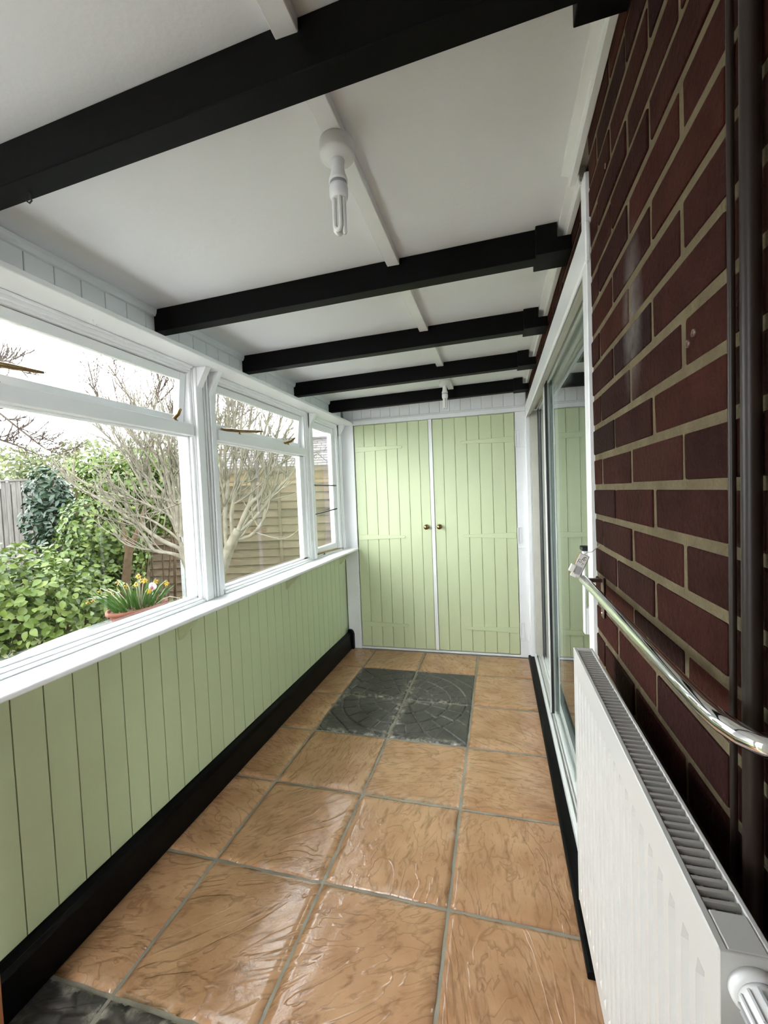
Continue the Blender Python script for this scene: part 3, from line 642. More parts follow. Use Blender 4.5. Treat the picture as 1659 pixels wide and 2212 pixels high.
# ---- ceiling lamps with compact fluorescent bulbs
def lamp(x, y, label, ztop, rot):
    r0 = empty('ceiling_light', (x, y, ztop), label, 'ceiling light', 'bare bulb ceiling lights')
    MB().lathe([(.038, 0), (.039, -.006), (.039, -.024), (.037, -.030), (.030, -.033), (.021, -.036), (.015, -.038)], (x, y, ztop), (0, 0, 1), 32).build('ceiling_rose', M['plastic_white'], r0)
    MB().lathe([(.0155, -.037), (.0145, -.044), (.0145, -.056), (.016, -.066), (.0205, -.078), (.021, -.084), (.019, -.0845)], (x, y, ztop), (0, 0, 1), 28).build('lamp_holder', M['plastic_white'], r0)
    b = empty('bulb', (x, y, ztop-.084), parent=r0)
    MB().lathe([(.0185, -.0846), (.019, -.090), (.0195, -.091)], (x, y, ztop), (0, 0, 1), 24).build('bulb_cap', M['plastic_grey'], b)
    MB().lathe([(.0195, -.0911), (.021, -.098), (.0205, -.112), (.018, -.120), (.016, -.121)], (x, y, ztop), (0, 0, 1), 24).build('bulb_base', M['plastic_white'], b)
    for k in range(3):
        an = rot + k*2*math.pi/3
        ca, sa = math.cos(an), math.sin(an); ta, tb_ = -sa, ca
        cx, cy = x+ca*.0095, y+sa*.0095
        pts = [(cx+ta*.0075, cy+tb_*.0075, ztop-.1185), (cx+ta*.0075, cy+tb_*.0075, ztop-.180)]
        for q in range(1, 6):
            th_ = math.pi*q/6; pts.append((cx+ta*.0075*math.cos(th_), cy+tb_*.0075*math.cos(th_), ztop-.180-.0085*math.sin(th_)))
        pts += [(cx-ta*.0075, cy-tb_*.0075, ztop-.180), (cx-ta*.0075, cy-tb_*.0075, ztop-.1185)]
        MB().tube(pts, .0048, 10).build('bulb_tube', M['bulb_glass'], b)
lamp(-.318, .905, 'bare fluorescent bulb in white holder on the ceiling near the camera', zc(-.32)-.025, .3)
lamp(-.335, 2.985, 'small bare bulb in white holder just before the last beam', zc(-.32)-.025, 1.0)

# ---- radiator
RX, RB = .139, .1726; RY0, RY1 = .325, .901; RZ1, RZ0 = 1.0316, .508
rd = empty('radiator', (.156, (RY0+RY1)/2, RZ0), 'white fluted panel radiator with slotted top on the brick wall', 'radiator')
npitch = 20; p_ = (RY1-RY0-.03)/npitch; ys = []; dep = []
ys.append(RY0+.0015); dep.append(0)
for k in range(npitch):
    y = RY0+.015+k*p_
    for t, d_ in ((.0, 0), (.32, 0), (.44, 1), (.74, 1), (.90, 0)): ys.append(y+t*p_); dep.append(d_)
ys.append(RY1-.0015); dep.append(0)
zs = [(RZ1-.004, 0), (RZ1-.045, 0), (RZ1-.062, 1), (RZ0+.05, 1), (RZ0+.035, 0), (RZ0, 0)]
m = MB(); vs_ = []; fs_ = []
for z, k in zs:
    for y, d_ in zip(ys, dep): vs_.append((RX + .0060*d_*k, y, z))
n_ = len(ys)
for j in range(len(zs)-1):
    for i in range(n_-1): a = j*n_+i; fs_.append((a, a+1, a+n_+1, a+n_))
m.add(vs_, fs_, False)
m.box(RX+.0100, RX+.0125, RY0+.002, RY1-.002, RZ0, RZ1-.006)
m.build('front_panel', M['enamel'], rd)
MB().box(RB-.008, RB-.004, RY0+.002, RY1-.002, RZ0, RZ1-.006).build('back_panel', M['enamel'], rd)
MB().box(RX+.0135, RB-.009, RY0+.01, RY1-.01, RZ0+.03, RZ1-.045).build('convector', M['rad_dark'], rd)
m = MB(); m.box(RX-.0015, RX+.0045, RY0, RY1, RZ1-.010, RZ1).box(RB-.0045, RB, RY0, RY1, RZ1-.010, RZ1).box(RX+.0045, RB-.0045, RY0, RY0+.030, RZ1-.003, RZ1).box(RX+.0045, RB-.0045, RY1-.014, RY1, RZ1-.003, RZ1)
g = m.build('top_grille', M['enamel'], rd, .001)
bmsh = MB().box(RX+.0046, RB-.0046, 0, .0036, RZ1-.006, RZ1-.001).mesh('grille_bar', M['grille_enamel'], org(rd)*1.0)
yy = RY0+.036
bmsh2 = MB().box(-(RB-RX)/2+.0046, (RB-RX)/2-.0046, 0, .0034, -.003, .0015).mesh('grille_bar', M['grille_enamel'])
while yy < RY1-.018: inst('grille_bar', bmsh2, ((RX+RB)/2, yy, RZ1-.002), g); yy += .0098
for y0_, y1_ in ((RY0-.0012, RY0+.0010), (RY1-.001, RY1+.0012)):
    MB().box(RX-.001, RB, y0_, y1_, RZ0-.002, RZ1-.0005).build('side_cover', M['enamel'], rd, .0005)
# thermostatic valve head on the near end
VX, VZ = .1580, 1.0085
v = empty('valve', (VX, RY0-.003, VZ), parent=rd)
MB().lathe([(.0160, 0), (.0160, .004), (.0142, .0065)], (VX, RY0-.0013, VZ), (0, -1, 0), 28).build('valve_collar', M['plastic_white'], v)
kb = MB().lathe([(.0125, .0065), (.0135, .012), (.0130, .030), (.0110, .034), (.004, .0345)], (VX, RY0-.0013, VZ), (0, -1, 0), 28).build('valve_knob', M['plastic_white'], v)
for k in range(14):
    an = 2*math.pi*k/14; dx, dz = math.cos(an), math.sin(an)
    MB().obox((VX+dx*.0136, RY0-.0213, VZ+dz*.0136), (dx, 0, dz), (0, 1, 0), (-dz, 0, dx), .0012, .009, .0008).build('grip_rib', M['plastic_grey'], kb)
for yy in (RY0+.12, RY1-.12): MB().box(RB-.004, XP-.004, yy-.012, yy+.012, RZ0+.05, RZ1-.09).build('wall_bracket', M['enamel'], rd)
MB().tube([(.156, .345, RZ0-.002), (.156, .345, .001)], .0065, 10).build('supply_pipe', M['brown_pipe'], rd)

# ---- chrome grab rail
gr = empty('grab_rail', (XP, .976, 1.152), 'long chrome grab rail above the radiator, bent to the wall', 'grab rail')
zr = 1.152
pts = [(.1735, .985, zr), (.1735, .80, zr), (.1725, .60, zr), (.1715, .47, zr), (.172, .425, zr), (.1745, .400, zr), (.180, .383, zr), (.188, .372, zr), (.2065, .366, zr)]
MB().tube(pts, .0088, 18).build('rail_tube', M['chrome'], gr)
MB().lathe([(.018, 0), (.018, .003), (.012, .005)], (XP-.0012, .366, zr), (-1, 0, 0), 20).build('wall_flange', M['chrome'], gr)
bk = MB().box(.1755, XP-.0045, .970, .982, zr-.004, zr+.004).box(XP-.0045, XP-.0012, .966, .986, 1.072, zr+.006).build('wall_bracket', M['bronze'], gr, .0012)
for zz in (1.082, 1.118): MB().lathe([(.0030, 0), (.0026, .0015), (.001, .002)], (XP-.0045, .976, zz), (-1, 0, 0), 10).build('screw', M['chrome'], bk)

# ---- little printed box at the rail end
bx = empty('hanging_box', (.166, 1.0, 1.16), 'small white and wood box with printed pattern at the rail end', 'box')
R_ = Matrix.Rotation(math.radians(24), 3, 'Y'); ax, ay, az = R_ @ Vector((1, 0, 0)), Vector((0, 1, 0)), R_ @ Vector((0, 0, 1))
c = Vector((.1705, 1.010, 1.178))
MB().obox(c, ax, ay, az, .0105, .006, .026).build('wooden_back', M['light_wood'], bx, .001)
f0 = c + Vector((0, -.0072, 0)) - ax*.001
MB().obox(f0, ax, ay, az, .0095, .001, .0258).build('face_plate', M['paper_white'], bx, .0003)
rr = random.Random(5)
for k in range(9):
    q = f0 + ax*rr.uniform(-.006, .006) + az*rr.uniform(.003, .021) + ay*-.0012
    MB().tube([q + ax*(.0022*math.cos(t)) + az*(.0022*math.sin(t)) for t in (.2, 1.2, 2.2, 3.2, 4.3)], .0005, 5).build('printed_swirl', M['ink'], bx)
MB().obox(f0 - az*.011 + ax*.002 + ay*-.0011, ax, ay, az, .0055, .0004, .0085).build('grey_window', M['plastic_grey'], bx)
MB().obox(f0 - az*.010 - ax*.0125 + ay*-.003, ax, ay, az, .0052, .0045, .0085).build('side_knob', M['paper_white'], bx, .0008)
MB().obox(f0 - az*.024 - ax*.004 + ay*-.001, ax, ay, az, .006, .0015, .0035).build('foot_tab', M['paper_white'], bx, .0006)
MB().tube([c+az*.026, c+az*.033+ax*.003, c+az*.038+ax*.012, Vector((XP+.005, 1.02, 1.224))], .0010, 6).build('hanging_wire', M['plastic_grey'], bx)

# ---- pipes on the brick wall
pp = empty('heating_pipe', (.2025, .4165, .4), 'thick brown vertical pipe clipped to the brick wall', 'pipe')
MB().tube([(.2025, .4165, 2.103), (.2025, .4165, .02)], .0072, 20).build('pipe_run', M['brown_pipe'], pp)
pq = empty('thin_pipe', (.207, .452, .4), 'thin brown pipe left of the thick one on the brick wall', 'pipe')
MB().tube([(.2075, .4575, 2.103), (.2075, .4575, .98)], .0031, 14).build('pipe_run', M['brown_pipe'], pq)

# ---- wooden door edge in the near left corner
wdr = empty('door_4', (-1.20, .60, 0), 'edge of a low brown wooden door at the bottom left corner', 'door', kind='structure')
MB().box(-1.275, -1.1905, .655, .690, .001, .862).build('door_leaf', M['wood_door'], wdr, .002)

# ================================================================ GARDEN
GZ = -.30
tag(MB().box(-14, -1.525, -6, 16, GZ-.1, GZ).box(-1.525, .44, D+.11, 16, GZ-.1, GZ).box(-1.525, 4, -6, -.63, GZ-.1, GZ).build('garden_ground', M['grass']), 'rough grass and soil of the garden', 'ground', kind='structure')

def leaf_shape(L_, Wd, fold=.25, n=3):
    """pointed oval leaf lying along +x, folded along its midrib"""
    vs = [(0, 0, 0)]; 
    for i in range(1, n+1):
        t = i/(n+1); w = Wd/2*math.sin(math.pi*t**.8); dr = -.18*L_*t*t
        vs += [(L_*t, -w, w*fold+dr), (L_*t, 0, dr), (L_*t, w, w*fold+dr)]
    vs.append((L_, 0, -.18*L_)); fs = [(0, 1, 2), (0, 2, 3)]
    for i in range(n-1):
        a = 1+i*3; fs += [(a, a+3, a+4, a+1), (a+1, a+4, a+5, a+2)]
    a = 1+(n-1)*3; e = len(vs)-1; fs += [(a, e, a+1), (a+1, e, a+2)]
    return vs, fs
def orient(nrm, rr, droop=.3):
    """a rotation whose z axis looks roughly along nrm and up, x axis random"""
    z = (nrm + Vector((rr.gauss(0, .45), rr.gauss(0, .45), rr.gauss(.35, .4)))).normalized()
    a = Vector((rr.gauss(0, 1), rr.gauss(0, 1), rr.gauss(-droop, .6))); x = (a - z*a.dot(z)).normalized(); y = z.cross(x)
    return Matrix((x, y, z)).transposed()
def blob_points(blobs, count, rr, shell=.35):
    out = []; tot = sum(b[1][0]*b[1][1]+b[1][1]*b[1][2]+b[1][0]*b[1][2] for b in blobs)
    for c, r_ in blobs:
        k = int(count*(r_[0]*r_[1]+r_[1]*r_[2]+r_[0]*r_[2])/tot)
        for _ in range(k):
            d = Vector((rr.gauss(0, 1), rr.gauss(0, 1), rr.gauss(0, 1))).normalized()
            bump_ = 1 + .22*noise.noise(d*3.1 + Vector(c)); s_ = (1 - shell*rr.random()**1.6)*bump_
            out.append((Vector(c) + Vector((d.x*r_[0]*s_, d.y*r_[1]*s_, d.z*r_[2]*s_)), d))
    return out
def foliage(name, parent, ptsn, L0, L1, ratio, mat, rr, nseg=2):
    V, F = [], []
    lv, lf = leaf_shape(1, ratio, .3, nseg)
    for p, d in ptsn:
        R3 = orient(d, rr); s_ = rr.uniform(L0, L1); n = len(V); o = org(parent)
        for q in lv: w = R3 @ Vector(q)*s_ + p - o; V.append((w.x, w.y, w.z))
        F += [tuple(i+n for i in f) for f in lf]
    me = bpy.data.meshes.new(name); me.from_pydata(V, [], F); me.update(); me.materials.append(M[mat])
    for p in me.polygons: p.use_smooth = True
    o = bpy.data.objects.new(name, me); COL.objects.link(o); o.parent = parent; ORG[o.name] = org(parent).copy(); o['kind'] = 'stuff'
    return o
def dark_core(name, parent, blobs, mat, k=.72):
    m = MB()
    for c, r_ in blobs:
        prof = [(max(.001, math.sin(t)), -math.cos(t)) for t in [math.pi*i/8 for i in range(9)]]
        b = MB().lathe(prof, (0, 0, 0), (0, 0, 1), 12)
        m.add([(c[0]+x*r_[0]*k, c[1]+y*r_[1]*k, c[2]+z*r_[2]*k) for x, y, z in b.v], b.f, True)
    return m.build(name, mat, parent)
def leafy(name, loc, label, blobs, count, L0, L1, ratio, mat, seed, extra=None, parts=0, nseg=2):
    rr = random.Random(seed); r0 = empty(name, loc, label, 'shrub')
    pts_ = blob_points(blobs, count, rr)
    if parts:
        cp = Vector((0, 0, CAMZ)); pts_.sort(key=lambda q: -((cp-q[0]).normalized().dot(q[1])) + .35*(q[0]-cp).length)
        lm = []
        for k in range(4):
            lv, lf = leaf_shape(1, ratio*(.9+.1*k), .2+.08*k, 4); me = bpy.data.meshes.new('leaf'); me.from_pydata(lv, [], lf); me.update(); me.materials.append(M['leaf_bright'])
            for p in me.polygons: p.use_smooth = True
            lm.append(me)
        for p, d in pts_[:parts]:
            s_ = rr.uniform(L0, L1)*1.1; o = inst('leaf', rr.choice(lm), p, r0, orient(d, rr).to_euler(), (s_, s_, s_))
        pts_ = pts_[parts:]
    foliage('foliage', r0, pts_, L0, L1, ratio, mat, rr, nseg)
    st = MB()
    for c, r_ in blobs:
        for _ in range(5):
            q = Vector(c) + Vector((rr.uniform(-.6, .6)*r_[0], rr.uniform(-.6, .6)*r_[1], rr.uniform(-.2, .6)*r_[2])); b = Vector((c[0]+rr.uniform(-.15, .15), c[1]+rr.uniform(-.15, .15), GZ))
            st.tube([b, b.lerp(q, .5)+Vector((rr.uniform(-.06, .06), rr.uniform(-.06, .06), .05)), q], [.014, .010, .004], 6)
    st.build('stem', M['bark_brown'], r0)
    return r0, rr
def P3(px, py, w): q = pt(px, py, w); return (q.x, q.y, q.z)
# bright leafy shrub close to the window
b = [(P3(95, 1330, 3.5), (.42, .42, .50)), (P3(-20, 1300, 3.3), (.42, .45, .46)), (P3(190, 1345, 3.8), (.34, .36, .46)), (P3(60, 1290, 4.0), (.5, .4, .45)), (P3(-120, 1330, 3.2), (.45, .45, .5))]
leafy('leafy_shrub', P3(60, 1500, 3.6)[:2]+(GZ,), 'bright green leafy shrub at lower left outside the wide window', b, 4600, .046, .078, .62, 'foliage_bright', 11, parts=290, nseg=3)
# taller shrub behind it, light green crown
b = [(P3(215, 1150, 5.10), (.42, .42, .50)), (P3(170, 1230, 4.90), (.34, .36, .42)), (P3(265, 1180, 5.30), (.32, .32, .50)), (P3(225, 1270, 5.00), (.30, .34, .36)), (P3(300, 1060, 5.50), (.34, .4, .40)), (P3(225, 1050, 5.40), (.34, .3, .30)), (P3(350, 1080, 5.80), (.34, .3, .5))]
r0, rr = leafy('tall_shrub', P3(240, 1400, 4.8)[:2]+(GZ,), 'tall evergreen shrub behind the bare tree outside the wide window', b, 8000, .050, .085, .58, 'foliage_bright', 12)
top = [(P3(290, 1000, 5.60), (.60, .40, .20)), (P3(400, 1010, 6.00), (.5, .4, .26)), (P3(200, 1010, 5.50), (.28, .3, .16))]
foliage('foliage', r0, blob_points(top, 1900, rr), .05, .085, .6, 'foliage_top', rr)
tk = MB(); tk.tube([P3(268, 1285, 4.9), P3(274, 1235, 4.9), P3(278, 1195, 4.9), P3(285, 1165, 4.9)], [.050, .045, .042, .040], 12); tk.tube([P3(279, 1190, 4.9), P3(292, 1160, 4.9), P3(305, 1130, 5.0), P3(312, 1095, 5.0)], [.034, .03, .024, .018], 8); tk.tube([P3(277, 1200, 4.9), P3(270, 1160, 4.9), P3(262, 1120, 5.0)], [.03, .024, .015], 8)
tk.tube([P3(268, 1285, 4.9), (P3(262, 1340, 5.0)[0], P3(262, 1340, 5.0)[1], GZ)], [.05, .06], 12); tk.build('trunk', M['bark_brown'], r0)
# dark glossy laurel at the left
b = [(P3(105, 1060, 6.0), (.32, .24, .38)), (P3(85, 1130, 6.0), (.22, .22, .36)), (P3(130, 1110, 6.0), (.28, .22, .42)), (P3(120, 1200, 6.0), (.3, .22, .5))]
leafy('dark_laurel', P3(110, 1350, 6.0)[:2]+(GZ,), 'dark glossy laurel bush in front of the grey fence', b, 1500, .085, .13, .42, 'foliage_dark', 13)
# far garden trees in leaf
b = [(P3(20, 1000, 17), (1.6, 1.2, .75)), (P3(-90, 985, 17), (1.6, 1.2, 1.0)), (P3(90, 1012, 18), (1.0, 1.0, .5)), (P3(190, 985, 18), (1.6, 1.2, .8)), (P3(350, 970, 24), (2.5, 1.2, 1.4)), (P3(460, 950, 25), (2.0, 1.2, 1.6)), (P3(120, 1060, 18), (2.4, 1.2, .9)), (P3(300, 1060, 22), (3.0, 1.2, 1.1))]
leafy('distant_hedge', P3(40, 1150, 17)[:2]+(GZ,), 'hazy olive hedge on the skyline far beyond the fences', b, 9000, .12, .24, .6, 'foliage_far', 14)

# ---- bare trees
def wander(rr, p, d, length, n, up, curl):
    out = [p.copy()]; q = p.copy(); d = d.normalized()
    for i in range(n):
        d = (d + Vector((rr.gauss(0, curl), rr.gauss(0, curl), rr.gauss(0, curl)+up))).normalized(); q = q + d*length/n; out.append(q.copy())
    return out
def limb(parent, pix, r0_, r1_, mat, rr, twigs, tl, name='branch', w=4.0, tr=.0045, sub=2):
    k = len(pix); raw = [pt(p[0], p[1], p[2] if len(p) > 2 else w) for p in pix]
    pts_ = []
    for i in range(k-1):
        for t in range(3):
            s_ = t/3; a, b_, c_, d_ = raw[max(0, i-1)], raw[i], raw[i+1], raw[min(k-1, i+2)]
            pts_.append(.5*((2*b_)+(c_-a)*s_+(2*a-5*b_+4*c_-d_)*s_*s_+(3*b_-a-3*c_+d_)*s_**3))
    pts_.append(raw[-1]); n = len(pts_)
    rad = [r0_+(r1_-r0_)*(i/(n-1))**.8 for i in range(n)]
    m = MB().tube(pts_, rad, 9 if r0_ > .012 else 7)
    for _ in range(twigs):
        i = rr.randrange(max(1, n//4), n-1); d = (pts_[i+1]-pts_[i]).normalized()
        side = Vector((rr.gauss(0, 1), rr.gauss(0, 1), rr.gauss(.5, .7))).normalized()
        L_ = tl*rr.uniform(.5, 1.2); q = wander(rr, pts_[i], (d*.8+side*.8), L_, 6, .10, .10)
        rr0 = min(tr, rad[i]*.6); m.tube(q, [rr0*(1-.55*j/6) for j in range(7)], 5)
        for _ in range(sub):
            j = rr.randrange(1, 5); s2 = Vector((rr.gauss(0, 1), rr.gauss(0, 1), rr.gauss(.5, .6))).normalized()
            q2 = wander(rr, q[j], ((q[j+1]-q[j]).normalized()+s2*.7), L_*rr.uniform(.3, .6), 4, .10, .12); m.tube(q2, [rr0*.7*(1-.45*u/4) for u in range(5)], 4)
    return m.build(name, mat, parent)
rr = random.Random(21)
bp_ = P3(440, 1300, 4.0); tree = empty('bare_tree', (bp_[0], bp_[1], GZ), 'pale many stemmed bare tree just outside the mullion post', 'tree')
BK = M['bark_pale']
gb = pt(440, 1300, 4.0); gb.z = GZ
tm = MB()
tm.tube([gb, pt(428, 1300, 4.0), pt(421, 1255, 4.0), pt(403, 1212, 4.0), pt(392, 1180, 4.0)], [.070, .052, .046, .042, .036], 14)
tm.tube([gb, pt(462, 1300, 4.0), pt(476, 1240, 4.0), pt(495, 1185, 4.0), pt(515, 1145, 4.0)], [.070, .058, .052, .048, .045], 14)
tm.build('trunk', BK, tree)
for pix, a, b_, tw in [
    ([(405, 1212), (372, 1196), (335, 1190), (318, 1165), (290, 1135), (255, 1118)], .022, .006, 3),
    ([(400, 1190), (345, 1165), (300, 1132), (258, 1105), (215, 1078), (165, 1052), (135, 1025)], .026, .005, 7),
    ([(392, 1182), (374, 1120), (330, 1096), (290, 1078), (245, 1068), (195, 1050), (140, 1012)], .020, .004, 6),
    ([(385, 1150), (382, 1092), (345, 1075), (318, 1068), (298, 1030), (270, 985), (235, 945), (200, 915)], .030, .004, 9),
    ([(384, 1140), (352, 1060), (312, 1030), (280, 985), (240, 955), (190, 935)], .018, .003, 8),
    ([(386, 1150), (366, 1050), (352, 985), (330, 920), (300, 870), (270, 835)], .022, .003, 9),
    ([(388, 1150), (376, 1060), (368, 985), (360, 915), (345, 860)], .020, .003, 7),
    ([(392, 1160), (392, 1080), (395, 1000), (400, 930), (405, 870)], .026, .003, 6),
    ([(398, 1190), (412, 1120), (418, 1040), (425, 960), (430, 900)], .020, .003, 4),
    ([(400, 1170), (410, 1092), (378, 1082), (350, 1110), (330, 1060), (322, 1000)], .016, .003, 4),
    ([(390, 1170), (368, 1150), (320, 1120), (285, 1112), (250, 1090), (228, 1062)], .016, .004, 5),
    ([(396, 1185), (360, 1100), (325, 1052), (300, 1000), (262, 960), (225, 890)], .018, .004, 6),
    ([(384, 1120), (360, 1030), (320, 960), (300, 905), (262, 870)], .016, .004, 6),
    ([(386, 1130), (345, 1020), (300, 960), (255, 905), (235, 860)], .016, .004, 6),
    ([(390, 1130), (384, 1010), (376, 930), (385, 860), (380, 800)], .016, .004, 6),
    ([(396, 1200), (350, 1190), (310, 1186), (270, 1175), (245, 1150)], .012, .004, 4),
    ([(515, 1148), (540, 1090), (565, 1068), (578, 1030), (588, 985), (600, 935), (615, 885)], .034, .004, 6),
    ([(513, 1152), (548, 1122), (580, 1082), (605, 1050), (632, 1022), (650, 985), (656, 960)], .024, .005, 6),
    ([(480, 1225), (472, 1150), (466, 1080), (468, 1000), (464, 930), (470, 880)], .032, .004, 7),
    ([(505, 1168), (500, 1110), (512, 1050), (522, 990), (520, 925), (528, 870)], .028, .004, 7),
    ([(535, 1105), (548, 1045), (556, 990), (568, 940), (590, 890)], .022, .004, 6),
    ([(492, 1195), (486, 1120), (492, 1050), (485, 980), (496, 915), (492, 860)], .030, .004, 7),
    ([(518, 1146), (556, 1092), (576, 1084), (595, 1050), (606, 1005), (640, 965)], .020, .003, 5),
    ([(480, 1212), (505, 1170), (540, 1158), (566, 1130), (574, 1100)], .022, .009, 1),
    ([(500, 1100), (520, 1045), (545, 1035), (560, 985), (566, 930)], .016, .003, 6),
    ([(470, 1080), (490, 1040), (505, 985), (540, 945), (555, 900)], .014, .003, 6),
    ([(545, 1085), (556, 1010), (570, 940), (585, 880), (592, 840)], .016, .005, 5),
    ([(560, 1072), (590, 1010), (610, 950), (636, 905), (650, 880)], .015, .005, 5),
    ([(512, 1050), (530, 970), (540, 905), (548, 850), (545, 815)], .014, .005, 5),
    ([(490, 1120), (476, 1020), (478, 940), (470, 870), (476, 820)], .014, .005, 5),
    ([(500, 1110), (510, 1010), (505, 930), (515, 860), (508, 815)], .014, .005, 5),
]: limb(tree, pix, a*.85, b_*1.6, BK, rr, int(tw*2.2)+2, .45, tr=.0075)
# thinner darker tree behind, dense crossing twigs
rr = random.Random(22)
q = P3(330, 1250, 7.5); t2 = empty('twiggy_tree', (q[0], q[1], GZ), 'dark twiggy bare tree rising behind the evergreen shrub', 'tree')
tk = pt(330, 1250, 7.5); tk.z = GZ; MB().tube([tk, pt(330, 1120, 7.5), pt(332, 1000, 7.5)], [.07, .055, .04], 10).build('trunk', M['twig_dark'], t2)
for pix, tw in [([(332, 1000), (300, 900), (262, 830), (235, 790)], 9), ([(332, 1000), (330, 900), (345, 830), (330, 780)], 9), ([(332, 1000), (360, 910), (400, 850), (410, 800)], 9),
                ([(332, 1000), (270, 920), (215, 870), (190, 780)], 10), ([(332, 1010), (380, 940), (420, 880), (440, 830)], 8), ([(340, 1020), (460, 940), (520, 900), (560, 870)], 8), ([(340, 1020), (490, 950), (500, 880), (480, 850)], 8)]:
    limb(t2, pix, .026, .008, M['twig_dark'], rr, tw*2, .85, w=7.5, tr=.018, sub=5)
rr = random.Random(23)
q = P3(-60, 1200, 8); t3 = empty('hanging_twig_tree', (q[0], q[1], GZ), 'dark bare branches reaching in from the far left', 'tree')
tk = pt(-150, 1200, 8); tk.z = GZ; MB().tube([tk, pt(-150, 1000, 8), pt(-130, 880, 8)], [.11, .09, .06], 10).build('trunk', M['twig_dark'], t3)
for pix, tw in [([(-130, 880), (-40, 870), (40, 925), (100, 970), (150, 985)], 14), ([(-130, 890), (-30, 800), (20, 780), (60, 815)], 12), ([(-140, 930), (-40, 940), (30, 960), (90, 985)], 10)]:
    limb(t3, pix, .030, .010, M['twig_dark'], rr, tw*2, .6, w=8, tr=.018, sub=6)

# ---- fences
def lap_fence():
    w = 7.3; A = pt(30, 1200, w); B = pt(900, 1200, w); A.z = B.z = GZ
    d = (B-A); d.z = 0; Ln = d.length; d.normalize(); n = Vector((d.y, -d.x, 0))
    if n.dot(Vector((0, 0, 0))-A) < 0: n = -n
    up = Vector((0, 0, 1)); top = 1.66
    r0 = empty('lap_fence', A, 'weathered brown lapped panel fence across the garden', 'fence')
    hb = .135; k = int((top-GZ)/hb); npan = int(Ln/1.83)
    pl = Ln/npan
    me = MB().obox((0, 0, 0), (1, 0, 0), (0, 1, 0), (0, 0, 1), pl/2-.01, .006, hb/2+.012).mesh('board', M['fence_brown'], bevel=.002)
    rz = math.atan2(d.y, d.x)
    rf = random.Random(9)
    for p in range(npan):
        for j in range(k):
            c_ = A + d*(pl*(p+.5)) + up*(hb*(j+.5)) + n*rf.uniform(-.004, .004)
            inst('board', me, c_, r0, (math.radians(13)*(1 if n.dot(Vector((-d.y, d.x, 0))) > 0 else -1), rf.uniform(-.004, .004), rz))
        for t in (0, .5):
            c_ = A + d*(pl*(p+t)) + n*.03 + up*((top-GZ)/2)
            MB().obox(c_, d, n, up, .024 if t == 0 else .018, .014, (top-GZ)/2).build('post' if t == 0 else 'batten', M['fence_brown'], r0, .002)
    MB().obox(A+d*Ln/2+up*(top-GZ+.015)+n*.01, d, n, up, Ln/2, .045, .018).build('capping', M['fence_brown'], r0, .003)
    # open rail above the panels
    for z_ in (.17,): MB().obox(A+d*Ln/2+up*(top-GZ+z_), d, n, up, Ln/2, .014, .022).build('top_rail', M['fence_brown'], r0, .002)
    for p in range(npan*2): MB().obox(A+d*(pl*.5*p+.3)+up*(top-GZ+.10), d, n, up, .025, .013, .075).build('rail_post', M['fence_brown'], r0, .002)
    g = pt(397, 1255, 6.9); MB().obox((g.x, g.y, (1.0+GZ)/2), d, n, up, .028, .02, (1.0-GZ)/2).build('metal_post', M['galvanised'], r0, .002)
lap_fence()
def picket_fence():
    w = 6.6; A = pt(-260, 1200, w); B = pt(150, 1200, w); A.z = B.z = GZ; d = (B-A); Ln = d.length; d.normalize(); up = Vector((0, 0, 1)); n = Vector((d.y, -d.x, 0))
    if n.dot(-A) < 0: n = -n
    r0 = empty('slat_fence', A, 'grey vertical board fence at the far left of the garden', 'fence')
    pw_ = .082; me = MB().obox((0, 0, 0), (1, 0, 0), (0, 1, 0), (0, 0, 1), pw_/2-.005, .009, 1.04).mesh('board', M['fence_grey'], bevel=.002)
    rf = random.Random(4); rz = math.atan2(d.y, d.x)
    for k in range(int(Ln/pw_)): inst('board', me, A+d*(pw_*(k+.5))+up*(1.04+rf.uniform(-.006, .006))+n*(.008*(k % 2)), r0, (0, 0, rz))
    MB().obox(A+d*Ln/2+up*2.095, d, n, up, Ln/2, .03, .014).build('capping', M['fence_grey'], r0, .003)
    MB().obox(A+d*Ln/2+up*1.0-n*.02, d, n, up, Ln/2, .006, .98).build('backing', M['fence_grey'], r0)
picket_fence()

